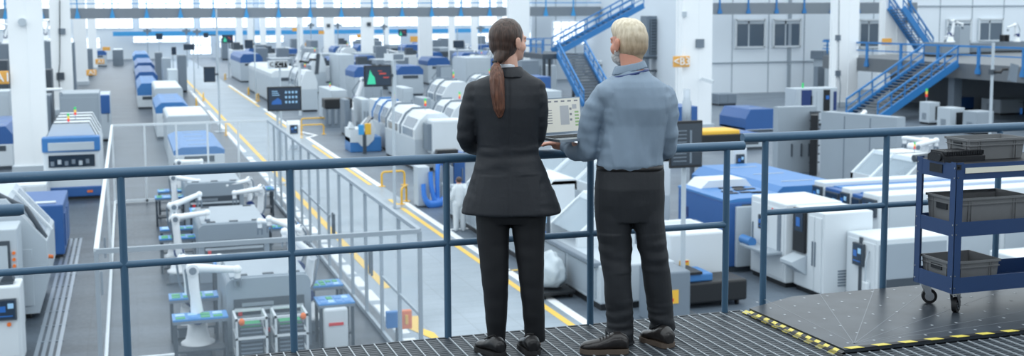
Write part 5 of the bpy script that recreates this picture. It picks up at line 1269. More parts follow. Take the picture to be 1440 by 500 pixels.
def head(mb, c, h, s=1., jaw=1., R=None):
    """c = centre of the skull, h = facing direction; skull, jaw, nose, brow, ears, lips"""
    h = h.normalized(); r = h.cross(EZ).normalized()
    def el(o, rad):
        b = bmesh.new(); bmesh.ops.create_uvsphere(b, u_segments=28, v_segments=18, radius=1)
        for v in b.verts: q = v.co.copy(); v.co = c+(h*(o[0]+q.x*rad[0])+r*(o[1]+q.y*rad[1])+EZ*(o[2]+q.z*rad[2]))*s
        mb.addbm(b, True)
    el((-.012, 0, .02), (.096, .074, .094)); el((.03, 0, -.03), (.062, .058, .085)); el((.048, 0, -.078), (.038*jaw, .04*jaw, .03))
    el((.092, 0, -.012), (.012, .011, .024)); el((.1, 0, -.03), (.013, .014, .011)); el((.075, 0, .02), (.022, .05, .012))
    el((.082, 0, -.058), (.011, .022, .006)); el((.081, 0, -.068), (.01, .02, .007))
    for q in (-1, 1): el((.078, q*.03, .003), (.013, .014, .01)); el((-.008, q*.083, -.01), (.019, .008, .033)); el((-.012, q*.087, .0), (.018, .006, .024)); el((.0, q*.077, -.036), (.009, .006, .012)); el((.045, q*.045, -.03), (.03, .02, .03))
    return r
def shoe(F, parent, heel, toe, w, h, mats=('shoe', 'sole')):
    """heel and toe are points on the floor in figure space"""
    d = toe-heel; L = d.length; d.normalize(); sd = d.cross(EZ).normalized(); mb = MB(); R = []
    prof = [(0, .42, .62, .0), (.05, .75, .8, 0), (.18, .85, 1., 0), (.32, .84, .98, 0), (.45, .86, .78, 0), (.62, .98, .6, 0), (.8, .96, .5, 0), (.93, .7, .4, 0), (1, .3, .25, 0)]
    for t_, ww, hh, _ in prof:
        n = 20; pts = []
        for k in range(n):
            a = 2*math.pi*k/n; x = math.cos(a)*ww*w/2; z = (math.sin(a)*.5+.5)*hh*h
            pts.append(heel+d*L*t_+sd*x+EZ*(z+.018))
        R.append(pts)
    skin_rings(mb, R); o = remesh('shoe', mb, mats[0], parent, .005, 2)
    s = MB(); out = [(0, .3), (.03, .6), (.12, .85), (.3, .84), (.45, .86), (.62, 1.), (.8, .98), (.93, .75), (1.01, .3)]
    L1 = [heel+d*L*t_+sd*ww*w*.53 for t_, ww in out]; L2 = [heel+d*L*t_-sd*ww*w*.53 for t_, ww in out][::-1]
    pts = L1+L2; n = len(pts); s.add([p+EZ*.001 for p in pts]+[p+EZ*.026 for p in pts], [list(range(n)), list(range(2*n-1, n-1, -1))]+[(i, (i+1) % n, n+(i+1) % n, n+i) for i in range(n)])
    s.build('sole', mats[1], o)
    l = MB()
    for k in range(4): q = heel+d*L*(.42+k*.06)+EZ*(h*(.86-k*.08)+.022); l.tube([q-sd*w*.22, q+EZ*.004, q+sd*w*.22], .003, 6)
    l.build('laces', mats[1] if mats[1] != 'sole' else 'black', o)
    return o
def hairmat(name, c0, c1, rough=.4, sc=(60, 60, 3)):
    m = bpy.data.materials.new(name); m.use_nodes = True; nt = m.node_tree; b = nt.nodes['Principled BSDF']; b.inputs['Roughness'].default_value = rough
    tc = nt.nodes.new('ShaderNodeTexCoord'); mp = nt.nodes.new('ShaderNodeMapping'); mp.inputs['Scale'].default_value = sc
    no = nt.nodes.new('ShaderNodeTexNoise'); no.inputs['Scale'].default_value = 2.; no.inputs['Detail'].default_value = 3
    ra = nt.nodes.new('ShaderNodeValToRGB'); ra.color_ramp.elements[0].position = .3; ra.color_ramp.elements[1].position = .7; ra.color_ramp.elements[0].color = c0; ra.color_ramp.elements[1].color = c1
    bp = nt.nodes.new('ShaderNodeBump'); bp.inputs['Strength'].default_value = .6; bp.inputs['Distance'].default_value = .004
    nt.links.new(tc.outputs['Object'], mp.inputs[0]); nt.links.new(mp.outputs[0], no.inputs['Vector']); nt.links.new(no.outputs['Fac'], ra.inputs[0]); nt.links.new(ra.outputs[0], b.inputs['Base Color'])
    nt.links.new(no.outputs['Fac'], bp.inputs['Height']); nt.links.new(bp.outputs['Normal'], b.inputs['Normal']); M[name] = m
hairmat('hair_brown', srgb(40, 30, 26), srgb(86, 64, 54)); hairmat('hair_tail', srgb(66, 40, 30), srgb(128, 84, 64))
hairmat('hair_blond', srgb(196, 182, 156), srgb(232, 222, 200), .5, (30, 30, 8)); hairmat('hair_short', srgb(168, 148, 126), srgb(206, 190, 166), .7, (60, 60, 30)); hairmat('beard', srgb(170, 168, 166), srgb(212, 210, 208), .7, (90, 90, 60))
def hair_man():
    m = M['hair_blond'].copy(); m.name = 'hair_man'; nt = m.node_tree; b = nt.nodes['Principled BSDF']
    tc = [n for n in nt.nodes if n.type == 'TEX_COORD'][0]; ra = [n for n in nt.nodes if n.type == 'VALTORGB'][0]
    sx = nt.nodes.new('ShaderNodeSeparateXYZ'); mr = nt.nodes.new('ShaderNodeMapRange'); mx = nt.nodes.new('ShaderNodeMix'); mx.data_type = 'RGBA'; mx.blend_type = 'MULTIPLY'
    nt.links.new(tc.outputs['Object'], sx.inputs[0]); nt.links.new(sx.outputs['Z'], mr.inputs[0]); mr.inputs[1].default_value = 1.72; mr.inputs[2].default_value = 1.6; mr.inputs[3].default_value = 0; mr.inputs[4].default_value = 1
    nt.links.new(mr.outputs[0], mx.inputs[0]); nt.links.new(ra.outputs[0], mx.inputs[6]); mx.inputs[7].default_value = (.66, .55, .47, 1); nt.links.new(mx.outputs[2], b.inputs['Base Color']); M['hair_man'] = m
hair_man()
dm('skin_w', srgb(214, 168, 148), .5, var=.05, scale=12); dm('skin_m', srgb(206, 146, 124), .5, var=.08, scale=14)
dm('jacket', srgb(27, 31, 38), .62, var=.12, scale=40, bump=.15); dm('trouser_w', srgb(19, 21, 26), .68, var=.1, scale=40); dm('trouser_m', srgb(36, 39, 44), .7, var=.12, scale=30, bump=.15)
dm('shirt', srgb(132, 150, 168), .7, var=.07, scale=18, bump=.12); dm('collar_white', srgb(214, 220, 228), .6); dm('shoe', srgb(40, 37, 37), .28, var=.2, scale=20); dm('shoe_w', srgb(26, 25, 27), .3); dm('sole', srgb(92, 80, 70), .6); dm('sole_w', srgb(34, 33, 34), .6); dm('sock', srgb(20, 20, 23), .8); dm('belt', srgb(28, 26, 27), .4)

# ------------------------------------------------------------------ woman
Wf = ground(715, 489, DECK); F = Fig(Wf)
wo = thing('person', 'woman with a long brown ponytail in a dark trouser suit, seen from behind', 'person', Wf)
P = F.P
hd = (EX*math.sin(math.radians(50))+EY*math.cos(math.radians(50)))
hc = P(716.5, 58, 0.02)
b = MB(); head(b, hc, hd, .97)
limb(b, [P(712, 75, .0), P(715, 92, .0), P(714, 108, .0)], [.05, .05, .06])
torso(b, F, [(694, 736, 104, 0, .05), (668, 760, 118, 0, .07), (668, 760, 140, 0, .08), (674, 754, 180, 0, .08), (680, 748, 215, 0, .075), (672, 762, 260, 0, .09), (670, 766, 300, 0, .09)])
limb(b, [P(666, 127, 0), P(655, 195, .03), P(690, 206, .24), P(712, 203, .27)], [.042, .034, .027, .022])
limb(b, [P(757, 127, 0), P(756, 192, .05), P(732, 204, .25), P(718, 200, .29)], [.042, .034, .027, .022])
hand(b, P(710, 203, .27), EX*.9+EY*.2, EZ, EY, .92, .4); hand(b, P(720, 200, .3), -EX*.9+EY*.2, EZ, EY, .92, .4)
limb(b, [P(694, 300, 0), P(695, 390, -.01), P(697, 470, .02), P(698, 488, .03)], [.075, .052, .036, .036])
limb(b, [P(742, 300, 0), P(747, 390, -.01), P(751, 470, .02), P(750, 486, .03)], [.075, .052, .036, .036])
limb(b, [P(698, 488, .03), P(691, 494, .16)], [.034, .03]); limb(b, [P(750, 486, .03), P(747, 490, .18)], [.034, .03])
body = remesh('body', b, 'skin_w', wo, .0045, 3)
# hair cap and nape, drawn back to the tie
h = MB(); r_ = hd.cross(EZ).normalized()
def el(mb, c, f, rr, o, rad, seg=28):
    bb = bmesh.new(); bmesh.ops.create_uvsphere(bb, u_segments=seg, v_segments=seg//2+4, radius=1)
    for v in bb.verts: q = v.co.copy(); v.co = c+f*(o[0]+q.x*rad[0])+rr*(o[1]+q.y*rad[1])+EZ*(o[2]+q.z*rad[2])
    mb.addbm(bb, True)
el(h, hc, hd, r_, (-.026, 0, .026), (.095, .083, .094)); el(h, hc, hd, r_, (-.04, -.002, -.008), (.078, .077, .084)); el(h, hc, hd, r_, (-.02, 0, .04), (.088, .08, .083))
tie = P(698, 88, -.075)
limb(h, [hc-hd*.035-EZ*.01, hc*.62+tie*.38, hc*.36+tie*.64, hc*.14+tie*.86, tie], [.074, .06, .043, .029, .016])
hair = remesh('hair', h, 'hair_brown', wo, .004, 16, fold(60, .0018, 1, 1, .25))
pt = MB(); pts = [tie, P(698, 98, -.1), P(699, 112, -.115), P(700, 132, -.125), P(702, 152, -.125), P(703, 166, -.12)]
a_, r2_ = dense(pts, [.013, .03, .038, .036, .03, .006], 6); pt.tube(a_, r2_, 20)
remesh('ponytail', pt, 'hair_tail', wo, .004, 2, fold(70, .004, 1, 1, .12))
MB().tube([tie+EX*-.018+EZ*.004, tie+EY*-.018+EZ*.004, tie+EX*.018+EZ*.004, tie+EY*.018+EZ*.004, tie+EX*-.018+EZ*.004], .007, 8).build('hair_tie', 'black', wo)
# white blouse collar and jacket
cl = MB(); torso(cl, F, [(700, 728, 97, .0, .055), (701, 727, 91, .0, .052), (702, 726, 89.5, .0, .05)]); cl.build('blouse_collar', 'collar_white', wo)
j = MB()
torso(j, F, [(703, 732, 95, .01, .05), (699, 738, 99, .005, .066), (690, 745, 105, 0, .08), (674, 758, 111, 0, .09), (661, 767, 119, 0, .1), (657, 770, 132, 0, .112), (661, 766, 150, 0, .12), (668, 760, 175, 0, .115), (671, 757, 200, .0, .105), (670, 759, 218, 0, .105), (665, 768, 240, 0, .125), (658, 777, 262, 0, .14), (652, 784, 280, 0, .15), (648, 789, 296, 0, .158), (648.5, 788.5, 299, 0, .156)], 2.15)
limb(j, [P(668, 129, 0), P(661, 160, .0), P(656, 194, .02), P(668, 207, .14), P(694, 208, .23)], [.058, .054, .049, .045, .038])
limb(j, [P(755, 129, 0), P(757, 160, .0), P(755, 190, .04), P(745, 203, .15), P(728, 204, .25)], [.056, .052, .048, .044, .038])
def jf(p):
    z = p.z; v = noise.noise(Vector((p.x*9, p.y*9, z*5)))*.005
    ax = p.dot(EX)-Wf.dot(EX)*0
    seam = abs(p.dot(EX)-P(716, 200).dot(EX)); 
    if p.dot(EY) < 0 and seam < .012 and z < 1.45: v -= .004*(1-seam/.012)
    if abs(ax) > .17 or z < 1.1 and z > .95: v += noise.noise(Vector((p.x*8, p.y*8, z*26)))*.006
    return v
jk = remesh('jacket', j, 'jacket', wo, .0065, 5, jf)
lp = MB(); torso(lp, F, [(697, 740, 108, -.012, .082), (700, 737, 100, -.01, .07), (702, 734, 94, -.005, .058), (703, 733, 93.5, 0, .05)]); remesh('lapel_collar', lp, 'jacket', jk, .006, 2)
tr = MB()
torso(tr, F, [(672, 764, 250, 0, .1), (669, 768, 285, 0, .115), (668, 768.5, 302, 0, .115), (669, 768, 312, 0, .1)], 2.3)
def leg(mb, F, rows, e=2.0):
    R = []
    for xl, xr, y, d, ry in rows:
        a = F.P(xl, y, d); b_ = F.P(xr, y, d); ring(R, (a+b_)/2, (b_-a).length/2, ry, e=e, n=24)
    skin_rings(mb, R)
leg(tr, F, [(669, 718, 285, 0, .1), (669, 717, 305, 0, .1), (671, 716, 340, 0, .09), (676, 715.5, 380, -.01, .078), (678, 715, 400, -.01, .072), (682, 713.5, 440, .0, .065), (684.5, 711, 470, .02, .06), (685, 710, 483, .025, .058)])
leg(tr, F, [(717, 768, 285, 0, .1), (717.5, 768, 305, 0, .1), (722, 766, 340, 0, .09), (728, 765, 380, -.01, .078), (731, 765, 400, -.01, .072), (735, 766, 440, .0, .065), (738, 767, 468, .02, .06), (738.5, 767, 479, .025, .058)])
remesh('trousers', tr, 'trouser_w', wo, .006, 4, lambda p: noise.noise(Vector((p.x*10, p.y*10, p.z*16)))*.004)
sk = MB(); limb(sk, [P(698, 476, .03), P(698.5, 490, .03)], [.04, .04]); limb(sk, [P(750, 474, .03), P(750, 488, .03)], [.04, .04]); sk.build('socks', 'sock', wo)
fl = lambda x, y, dd=0: Vector((ground(x, y, DECK).x, ground(x, y, DECK).y, DECK))-Wf
q = shoe(F, wo, fl(707, 502), fl(672, 490), .098, .085, ('shoe_w', 'sole_w')); q = shoe(F, wo, fl(751, 500), fl(737, 486), .098, .085, ('shoe_w', 'sole_w'))

# -------------------------------------------------------------------- man
Mf = ground(885, 482, DECK); F2 = Fig(Mf); P = F2.P
ma = thing('person', 'man with white-blond hair and beard in a grey-blue shirt, holding an open laptop', 'person', Mf)
hm = (-EX*math.sin(math.radians(38))+EY*math.cos(math.radians(38))); hc = P(883, 60, 0.03)
b = MB(); head(b, hc, hm, 1.06, 1.15)
limb(b, [P(886, 74, .0), P(889, 95, -.01), P(889, 112, -.01)], [.058, .06, .07])
torso(b, F2, [(870, 908, 106, 0, .06), (856, 926, 122, 0, .08), (856, 926, 150, 0, .09), (856, 928, 190, 0, .1), (850, 924, 225, 0, .1), (846, 926, 260, 0, .11), (846, 926, 290, 0, .1)])
LE = P(829, 210, .04); LW = P(797, 204, .24)
limb(b, [P(851, 138, 0), P(834, 185, .02), LE, LW], [.045, .036, .032, .026])
limb(b, [P(930, 138, 0), P(934, 205, .04), P(912, 215, .26), P(896, 205, .34)], [.05, .04, .03, .026])
hand(b, LW+EX*.01, (-EX*.9+EY*.25+EZ*.08), EY, -EZ, 1.02, -.25)
hand(b, P(896, 205, .34), (-EX*.9+EY*.1), EY, -EZ, 1.02, -.2)
limb(b, [P(866, 300, 0), P(868, 392, -.01), P(872, 470, .0), P(871, 485, .0)], [.075, .05, .038, .038])
limb(b, [P(911, 300, 0), P(924, 392, .03), P(931, 465, .06), P(931, 478, .06)], [.075, .05, .038, .038])
limb(b, [P(871, 486, 0), P(845, 492, .05)], [.036, .03]); limb(b, [P(931, 480, .06), P(915, 480, .16)], [.036, .03])
remesh('body', b, 'skin_m', ma, .005, 3)
rm = hm.cross(EZ).normalized()
h = MB(); el(h, hc, hm, rm, (-.029, 0, .022), (.095, .0835, .088)); el(h, hc, hm, rm, (-.012, 0, .052), (.103, .08, .08)); el(h, hc, hm, rm, (.02, 0, .075), (.085, .07, .058)); 
el(h, hc, hm, rm, (-.034, 0, -.008), (.087, .083, .086)); el(h, hc, hm, rm, (-.055, 0, -.055), (.045, .048, .06)); remesh('hair', h, 'hair_man', ma, .004, 20, fold(40, .0016, 1, 1, .3))
h = MB(); el(h, hc, hm, rm, (.042, 0, -.074), (.058, .06, .05)); el(h, hc, hm, rm, (.022, 0, -.05), (.04, .073, .034)); el(h, hc, hm, rm, (.085, 0, -.058), (.022, .03, .014)); remesh('beard', h, 'beard', ma, .004, 2, fold(80, .003))
s = MB()
torso(s, F2, [(870, 908, 100, 0, .07), (862, 916, 107, -.005, .085), (850, 930, 114, -.01, .105), (840, 941, 122, -.01, .12), (838, 947, 134, -.01, .13), (848, 943, 150, -.01, .14), (848, 936, 175, 0, .138), (844, 933, 198, 0, .138), (842, 930, 218, .0, .14), (839, 931, 230, 0, .14), (842, 928, 236, 0, .125)], 2.3)
limb(s, [P(849, 136, 0), P(836, 158, .0), P(828, 186, .02), LE+EZ*-.0, P(812, 214, .15), P(798, 205, .23)], [.07, .066, .064, .06, .045, .036])
limb(s, [P(933, 136, 0), P(938, 160, .0), P(936, 205, .05), P(914, 215, .22), P(900, 208, .32)], [.07, .062, .056, .045, .036])
def sf(p):
    v = noise.noise(Vector((p.x*7, p.y*7, p.z*4)))*.009; lx = p.dot(EX)
    for ux, uz, k in ((1., .22, 24),):
        q_ = abs(noise.noise(Vector(((lx*ux+p.z*uz)*k*.6, 7+k, p.z*2.2)))); v += (.5-q_)*.009 if q_ < .5 else 0
    if p.z < 1.25 and p.z > .9: v += noise.noise(Vector((p.x*22, p.y*22, p.z*4+3)))*.009*min(1, (1.25-p.z)*6)
    if lx < -.1: v += noise.noise(Vector((p.x*10+p.z*9, p.y*9, p.z*20)))*.009
    if lx > .17: v += noise.noise(Vector((p.x*10-p.z*9, p.y*9, p.z*18)))*.008
    v += noise.noise(Vector((lx*14+p.z*5, 5, p.z*2)))*.006
    if abs(p.z-1.47-.03*lx) < .006 and p.dot(EY) < 0: v += .003
    return v
sh = remesh('shirt', s, 'shirt', ma, .0065, 3, sf)
c_ = MB(); R = []
for (xl, yl), (xr, yr), d, ry in (((860, 106), (911, 94), -.0, .082), ((862, 99), (908, 88), .0, .076), ((864, 94), (906, 84.5), 0, .071)):
    a = P(xl, yl, d); b_ = P(xr, yr, d); ring(R, (a+b_)/2, (b_-a).length/2, ry, u=(b_-a).normalized())
skin_rings(c_, R); remesh('collar', c_, 'shirt', sh, .005, 1)
R = []; c_ = MB()
for (xl, yl), (xr, yr), ry in (((858, 112), (913, 99.5), .088), ((858.5, 108), (912.5, 96), .0875)):
    a = P(xl, yl, -.003); b_ = P(xr, yr, -.003); ring(R, (a+b_)/2, (b_-a).length/2, ry, u=(b_-a).normalized())
skin_rings(c_, R); c_.build('lanyard', 'navy', ma)
ck = MB(); limb(ck, [P(801, 206.5, .215), P(794, 203.5, .25)], [.041, .039]); remesh('cuff', ck, 'shirt', sh, .005, 2)
tm = MB()
torso(tm, F2, [(840, 931, 229, 0, .128), (838, 934, 240, 0, .135), (836, 934, 262, -.005, .145), (836, 934, 285, 0, .14), (837, 934, 308, 0, .12)], 2.4)
leg(tm, F2, [(836, 886, 270, 0, .12), (837, 888, 305, 0, .115), (840, 889, 340, 0, .1), (845, 888, 370, -.01, .09), (849, 888, 396, -.02, .085), (851, 890, 430, -.01, .08), (852, 891, 455, .0, .078), (850, 891, 474, .0, .078), (852, 892, 483, .0, .076)])
leg(tm, F2, [(884, 934, 270, 0, .12), (887, 934, 305, 0, .115), (896, 938, 340, 0, .1), (901, 941, 370, .01, .09), (905, 944, 396, .02, .085), (910, 947, 430, .04, .08), (913, 949, 452, .05, .078), (912, 949, 466, .06, .078), (914, 948, 476, .06, .076)])
def tf(p):
    v = noise.noise(Vector((p.x*9, p.y*9, p.z*9)))*.005
    if p.z < .3: v += noise.noise(Vector((p.x*8, p.y*8, p.z*34)))*.012*min(1, (.3-p.z)*5)
    if .4 < p.z < .62: v += noise.noise(Vector((p.x*8, p.y*8, p.z*24)))*.006
    return v
remesh('trousers', tm, 'trouser_m', ma, .006, 3, tf)
bl = MB(); torso(bl, F2, [(838.5, 933, 237, 0, .136), (838.5, 933, 231, 0, .136)], 2.4); bl.build('belt', 'belt', ma)
fl = lambda x, y: Vector((ground(x, y, DECK).x, ground(x, y, DECK).y, DECK))-Mf
shoe(F2, ma, fl(884, 495), fl(816, 495), .105, .095); shoe(F2, ma, fl(944, 489), fl(904, 476), .105, .095)

# ----------------------------------------------------------------- laptop
hl = P(819, 186, .27)+Mf; hr_ = P(768, 187.5, .13)+Mf
# hinge runs from right (farther) to left (nearer); screen stands up from it
u = (hr_-hl); u.z = 0; u.normalize(); Wd = .315; vdir = Vector((u.y, -u.x, 0))
if vdir.dot(EY) > 0: vdir = -vdir      # vdir points towards the couple
lt = thing('laptop', 'open silver laptop with a pale spreadsheet-like layout on its screen, on the man\'s hand', 'laptop', hl)
LL = MB()
def lq(a, c, z): return u*a+vdir*c+EZ*z
def lbox(mb, a0, a1, c0, c1, z0, z1):
    mb.add([lq(a, c, z) for z in (z0, z1) for a, c in ((a0, c0), (a1, c0), (a1, c1), (a0, c1))], [(0, 3, 2, 1), (4, 5, 6, 7), (0, 1, 5, 4), (1, 2, 6, 5), (2, 3, 7, 6), (3, 0, 4, 7)])
tilt = Vector((0, 0, 1))*math.cos(.12)-vdir*math.sin(.12); nrm = vdir*math.cos(.12)+EZ*math.sin(.12)
def sbox(mb, a0, a1, s0, s1, n0, n1):
    mb.add([u*a+tilt*s+nrm*n for n in (n0, n1) for a, s in ((a0, s0), (a1, s0), (a1, s1), (a0, s1))], [(0, 3, 2, 1), (4, 5, 6, 7), (0, 1, 5, 4), (1, 2, 6, 5), (2, 3, 7, 6), (3, 0, 4, 7)])
lbox(LL, 0, Wd, .0, .215, -.018, -.004); base = LL.build('base', 'steel', lt)
kb = MB()
for i in range(12):
    for j_ in range(5): lbox(kb, .02+i*.023, .039+i*.023, .03+j_*.022, .048+j_*.022, -.004, -.001)
kb.build('keyboard', 'black', base)
dm('laptop_screen', srgb(205, 205, 196), .35, emit=srgb(205, 205, 196), es=.35); dm('scr_grey', srgb(166, 170, 174), .4, emit=srgb(160, 165, 170), es=.3); dm('scr_green', srgb(140, 170, 120), .4, emit=srgb(140, 170, 120), es=.3); dm('scr_mid', srgb(120, 124, 130), .4, emit=srgb(120, 124, 130), es=.3)
sc = MB(); sbox(sc, 0, Wd, .0, .2, -.008, 0); scr = sc.build('screen', 'steel', lt)
pc = MB().mat(0); sbox(pc, .006, Wd-.006, .012, .194, 0, .001); pc.mat(1); sbox(pc, .085, .145, .05, .155, .001, .0014); sbox(pc, .03, .06, .135, .16, .001, .0014)
pc.mat(2)
for k in range(6): sbox(pc, .02+k*.045, .045+k*.045, .176, .184, .001, .0014)
for k in range(6): sbox(pc, .2, .24-.006*(k % 2), .06+k*.014, .064+k*.014, .001, .0014)
for k in range(3): sbox(pc, .065, .08, .07+k*.03, .082+k*.03, .001, .0014)
pc.mat(3)
for k in range(5): sbox(pc, .018, .045, .04+k*.018, .05+k*.018, .001, .0014)
pc.build('display_picture', ['laptop_screen', 'scr_grey', 'scr_mid', 'scr_green'], scr)

# ------------------------------------------------------------ worker below
wk = ground(646, 325); t = thing('person', 'distant worker in a white coverall and cap standing by the blue hoses', 'person', wk)
b = MB(); hgt = 1.72
limb(b, [(0, 0, .86*hgt), (0, 0, .55*hgt)], [.1, .15]); limb(b, [(-.14, 0, .8*hgt), (-.24, .02, .62*hgt), (-.15, .2, .58*hgt)], [.065, .052, .04]); limb(b, [(.14, 0, .8*hgt), (.22, .02, .62*hgt), (.12, .22, .6*hgt)], [.065, .052, .04])
limb(b, [(-.09, 0, .52*hgt), (-.1, 0, .28*hgt), (-.1, 0, .05*hgt)], [.11, .08, .06]); limb(b, [(.09, 0, .52*hgt), (.12, .03, .28*hgt), (.13, .02, .05*hgt)], [.11, .08, .06])
limb(b, [(-.1, 0, .05), (-.1, .15, .04)], [.05, .045]); limb(b, [(.13, 0, .05), (.14, .15, .04)], [.05, .045])
limb(b, [(0, 0, .84*hgt), (0, .02, .9*hgt)], [.055, .05]); hand(b, Vector((-.15, .2, .58*hgt)), Vector((0, 1, .1)), Vector((1, 0, 0)), EZ, 1, .4); hand(b, Vector((.12, .22, .6*hgt)), Vector((-.3, 1, 0)), Vector((-1, 0, 0)), EZ, 1, .4)
head(b, Vector((0, .02, .935*hgt)), Vector((.1, 1, 0)), 1.)
remesh('body', b, 'skin_m', t, .009, 2)
b = MB(); limb(b, [(0, 0, .82*hgt), (0, 0, .68*hgt), (0, 0, .52*hgt)], [.15, .165, .16]); limb(b, [(-.15, 0, .79*hgt), (-.25, .02, .62*hgt), (-.17, .17, .585*hgt)], [.08, .07, .055]); limb(b, [(.15, 0, .79*hgt), (.23, .02, .62*hgt), (.14, .18, .605*hgt)], [.08, .07, .055])
limb(b, [(-.09, 0, .52*hgt), (-.1, 0, .28*hgt), (-.1, 0, .06*hgt)], [.13, .1, .085]); limb(b, [(.09, 0, .52*hgt), (.12, .03, .28*hgt), (.13, .02, .06*hgt)], [.13, .1, .085])
remesh('coverall', b, 'white', t, .014, 3)
b = MB(); limb(b, [(-.1, 0, .06), (-.1, .17, .05)], [.065, .06]); limb(b, [(.13, 0, .06), (.14, .17, .05)], [.065, .06]); remesh('shoes', b, 'white', t, .012, 2)
b = MB(); el(b, Vector((0, .0, .95*hgt)), Vector((0, 1, 0)), Vector((1, 0, 0)), (-.01, 0, .01), (.108, .09, .1)); b.build('hair', 'hair_brown', t)

# ---------------------------------------------------------------- trolley
YF = 5.62
dm('strip_cream', srgb(238, 236, 220), .5)
c0 = at_y(1339, 414, YF); XC = c0.x
YB2 = at_x(1285, 394, XC).y; DD = min(.52, max(.36, YB2-YF)); WC = .95
zz = lambda y: at_y(1342, y, YF).z-DECK
t = thing('service_trolley', 'blue steel three-tier service trolley on castors at the right of the platform', 'trolley', (XC, YF, DECK+TH))
HT = zz(229)-TH; pw = .05; z1 = zz(413)-TH
for name, x, y in (('post', 0, 0), ('post', WC-pw, 0), ('post', 0, DD-pw), ('post', WC-pw, DD-pw)):
    m = MB(); sx = 1 if x == 0 else -1; sy = 1 if y == 0 else -1
    x_ = x if sx > 0 else WC; y_ = y if sy > 0 else DD
    m.box(x_, x_+sx*pw, y_, y_+sy*.003, z1, HT).box(x_, x_+sx*.003, y_, y_+sy*pw, z1, HT)
    o = m.build(name, 'cart_blue', t)
    bt = MB()
    for zc in (zz(405)-TH, zz(388)-TH, zz(330)-TH, zz(316)-TH, zz(250)-TH, zz(236)-TH):
        bt.cyl((x_+sx*.012, y_-sy*.003, zc), (x_+sx*.012, y_+sy*.002, zc), .005, 8).cyl((x_-sx*.003, y_+sy*.014, zc-.004), (x_+sx*.002, y_+sy*.014, zc-.004), .005, 8)
    bt.build('bolts', 'chrome', o)
def tray(zb, zt, nm):
    m = MB().box(.003, WC-.003, .003, DD-.003, zb+.004, zb+.008)
    m.box(.003, WC-.003, .001, .004, zb, zt).box(.003, WC-.003, DD-.004, DD-.001, zb, zt).box(.001, .004, .003, DD-.003, zb, zt).box(WC-.004, WC-.001, .003, DD-.003, zb, zt)
    return m.build(nm, 'cart_blue', t)
zb1, zt1 = zz(413)-TH, zz(391)-TH; zb2, zt2 = zz(333.5)-TH, zz(313)-TH; zb3, zt3 = zz(253.5)-TH, zz(231)-TH
tray(zb1, zt1, 'bottom_shelf'); tray(zb2, zt2, 'middle_shelf')
tp = tray(zb3, zt3, 'top_shelf')
MB().box(.004, WC-.004, .004, DD-.004, zt3-.006, zt3-.002).build('rubber_mat', 'rubber', tp)
MB().box(pw+.01, WC-pw-.01, -.004, .0, zz(244.5)-TH, zz(237)-TH).build('label_strip', 'strip_cream', tp)
MB().box(-.004, 0, DD*.34, DD*.66, zz(247)-TH, zz(235)-TH, .001).box(.0, .03, -.003, 0, zz(239)-TH, zz(232)-TH).build('dark_sticker', 'black', tp)
for x, y, a in ((.06, .05, .6), (WC-.06, .05, .2), (.05, DD-.05, -.5), (WC-.08, DD-.05, .9)):
    o = MB().cyl((x, y, z1-.012), (x, y, z1), .03, 14).box(x-.035, x+.035, y-.035, y+.035, z1-.004, z1).mat(0)
    ca, sa = math.cos(a), math.sin(a); wz = .045; hx, hy = x+ca*.025, y+sa*.025
    for s_ in (-1, 1):
        ox, oy = -sa*.02*s_, ca*.02*s_
        o.add([(x-ca*.025+ox, y-sa*.025+oy, z1-.012), (x+ca*.03+ox, y+sa*.03+oy, z1-.012), (hx+ca*.012+ox, hy+sa*.012+oy, wz-.012), (hx-ca*.012+ox, hy-sa*.012+oy, wz-.012),
               (x-ca*.025+ox*1.15, y-sa*.025+oy*1.15, z1-.012), (x+ca*.03+ox*1.15, y+sa*.03+oy*1.15, z1-.012), (hx+ca*.012+ox*1.15, hy+sa*.012+oy*1.15, wz-.012), (hx-ca*.012+ox*1.15, hy-sa*.012+oy*1.15, wz-.012)],
              [(0, 1, 2, 3), (4, 5, 6, 7), (0, 1, 5, 4), (1, 2, 6, 5), (2, 3, 7, 6), (3, 0, 4, 7)])
    o.add([(x-ca*.02-sa*.02, y-sa*.02+ca*.02, z1-.012), (x+ca*.03-sa*.02, y+sa*.03+ca*.02, z1-.012), (x+ca*.03+sa*.02, y+sa*.03-ca*.02, z1-.012), (x-ca*.02+sa*.02, y-sa*.02-ca*.02, z1-.012)], [(0, 1, 2, 3)])
    co = o.build('castor', 'chrome', t)
    ax = Vector((-sa, ca, 0)); h_ = Vector((hx, hy, wz))
    MB().cyl(h_-ax*.014, h_+ax*.014, .045, 24).build('tyre', 'rubber', co); MB().cyl(h_-ax*.017, h_+ax*.017, .028, 20).cyl(h_-ax*.022, h_+ax*.022, .008, 10).build('hub', 'chrome', co)
    if y < .1: MB().bar((hx+ca*.0, hy, z1-.03), (hx+ca*.06, hy+sa*.06, z1-.05), .03, .006).build('brake_pedal', 'chrome', co)
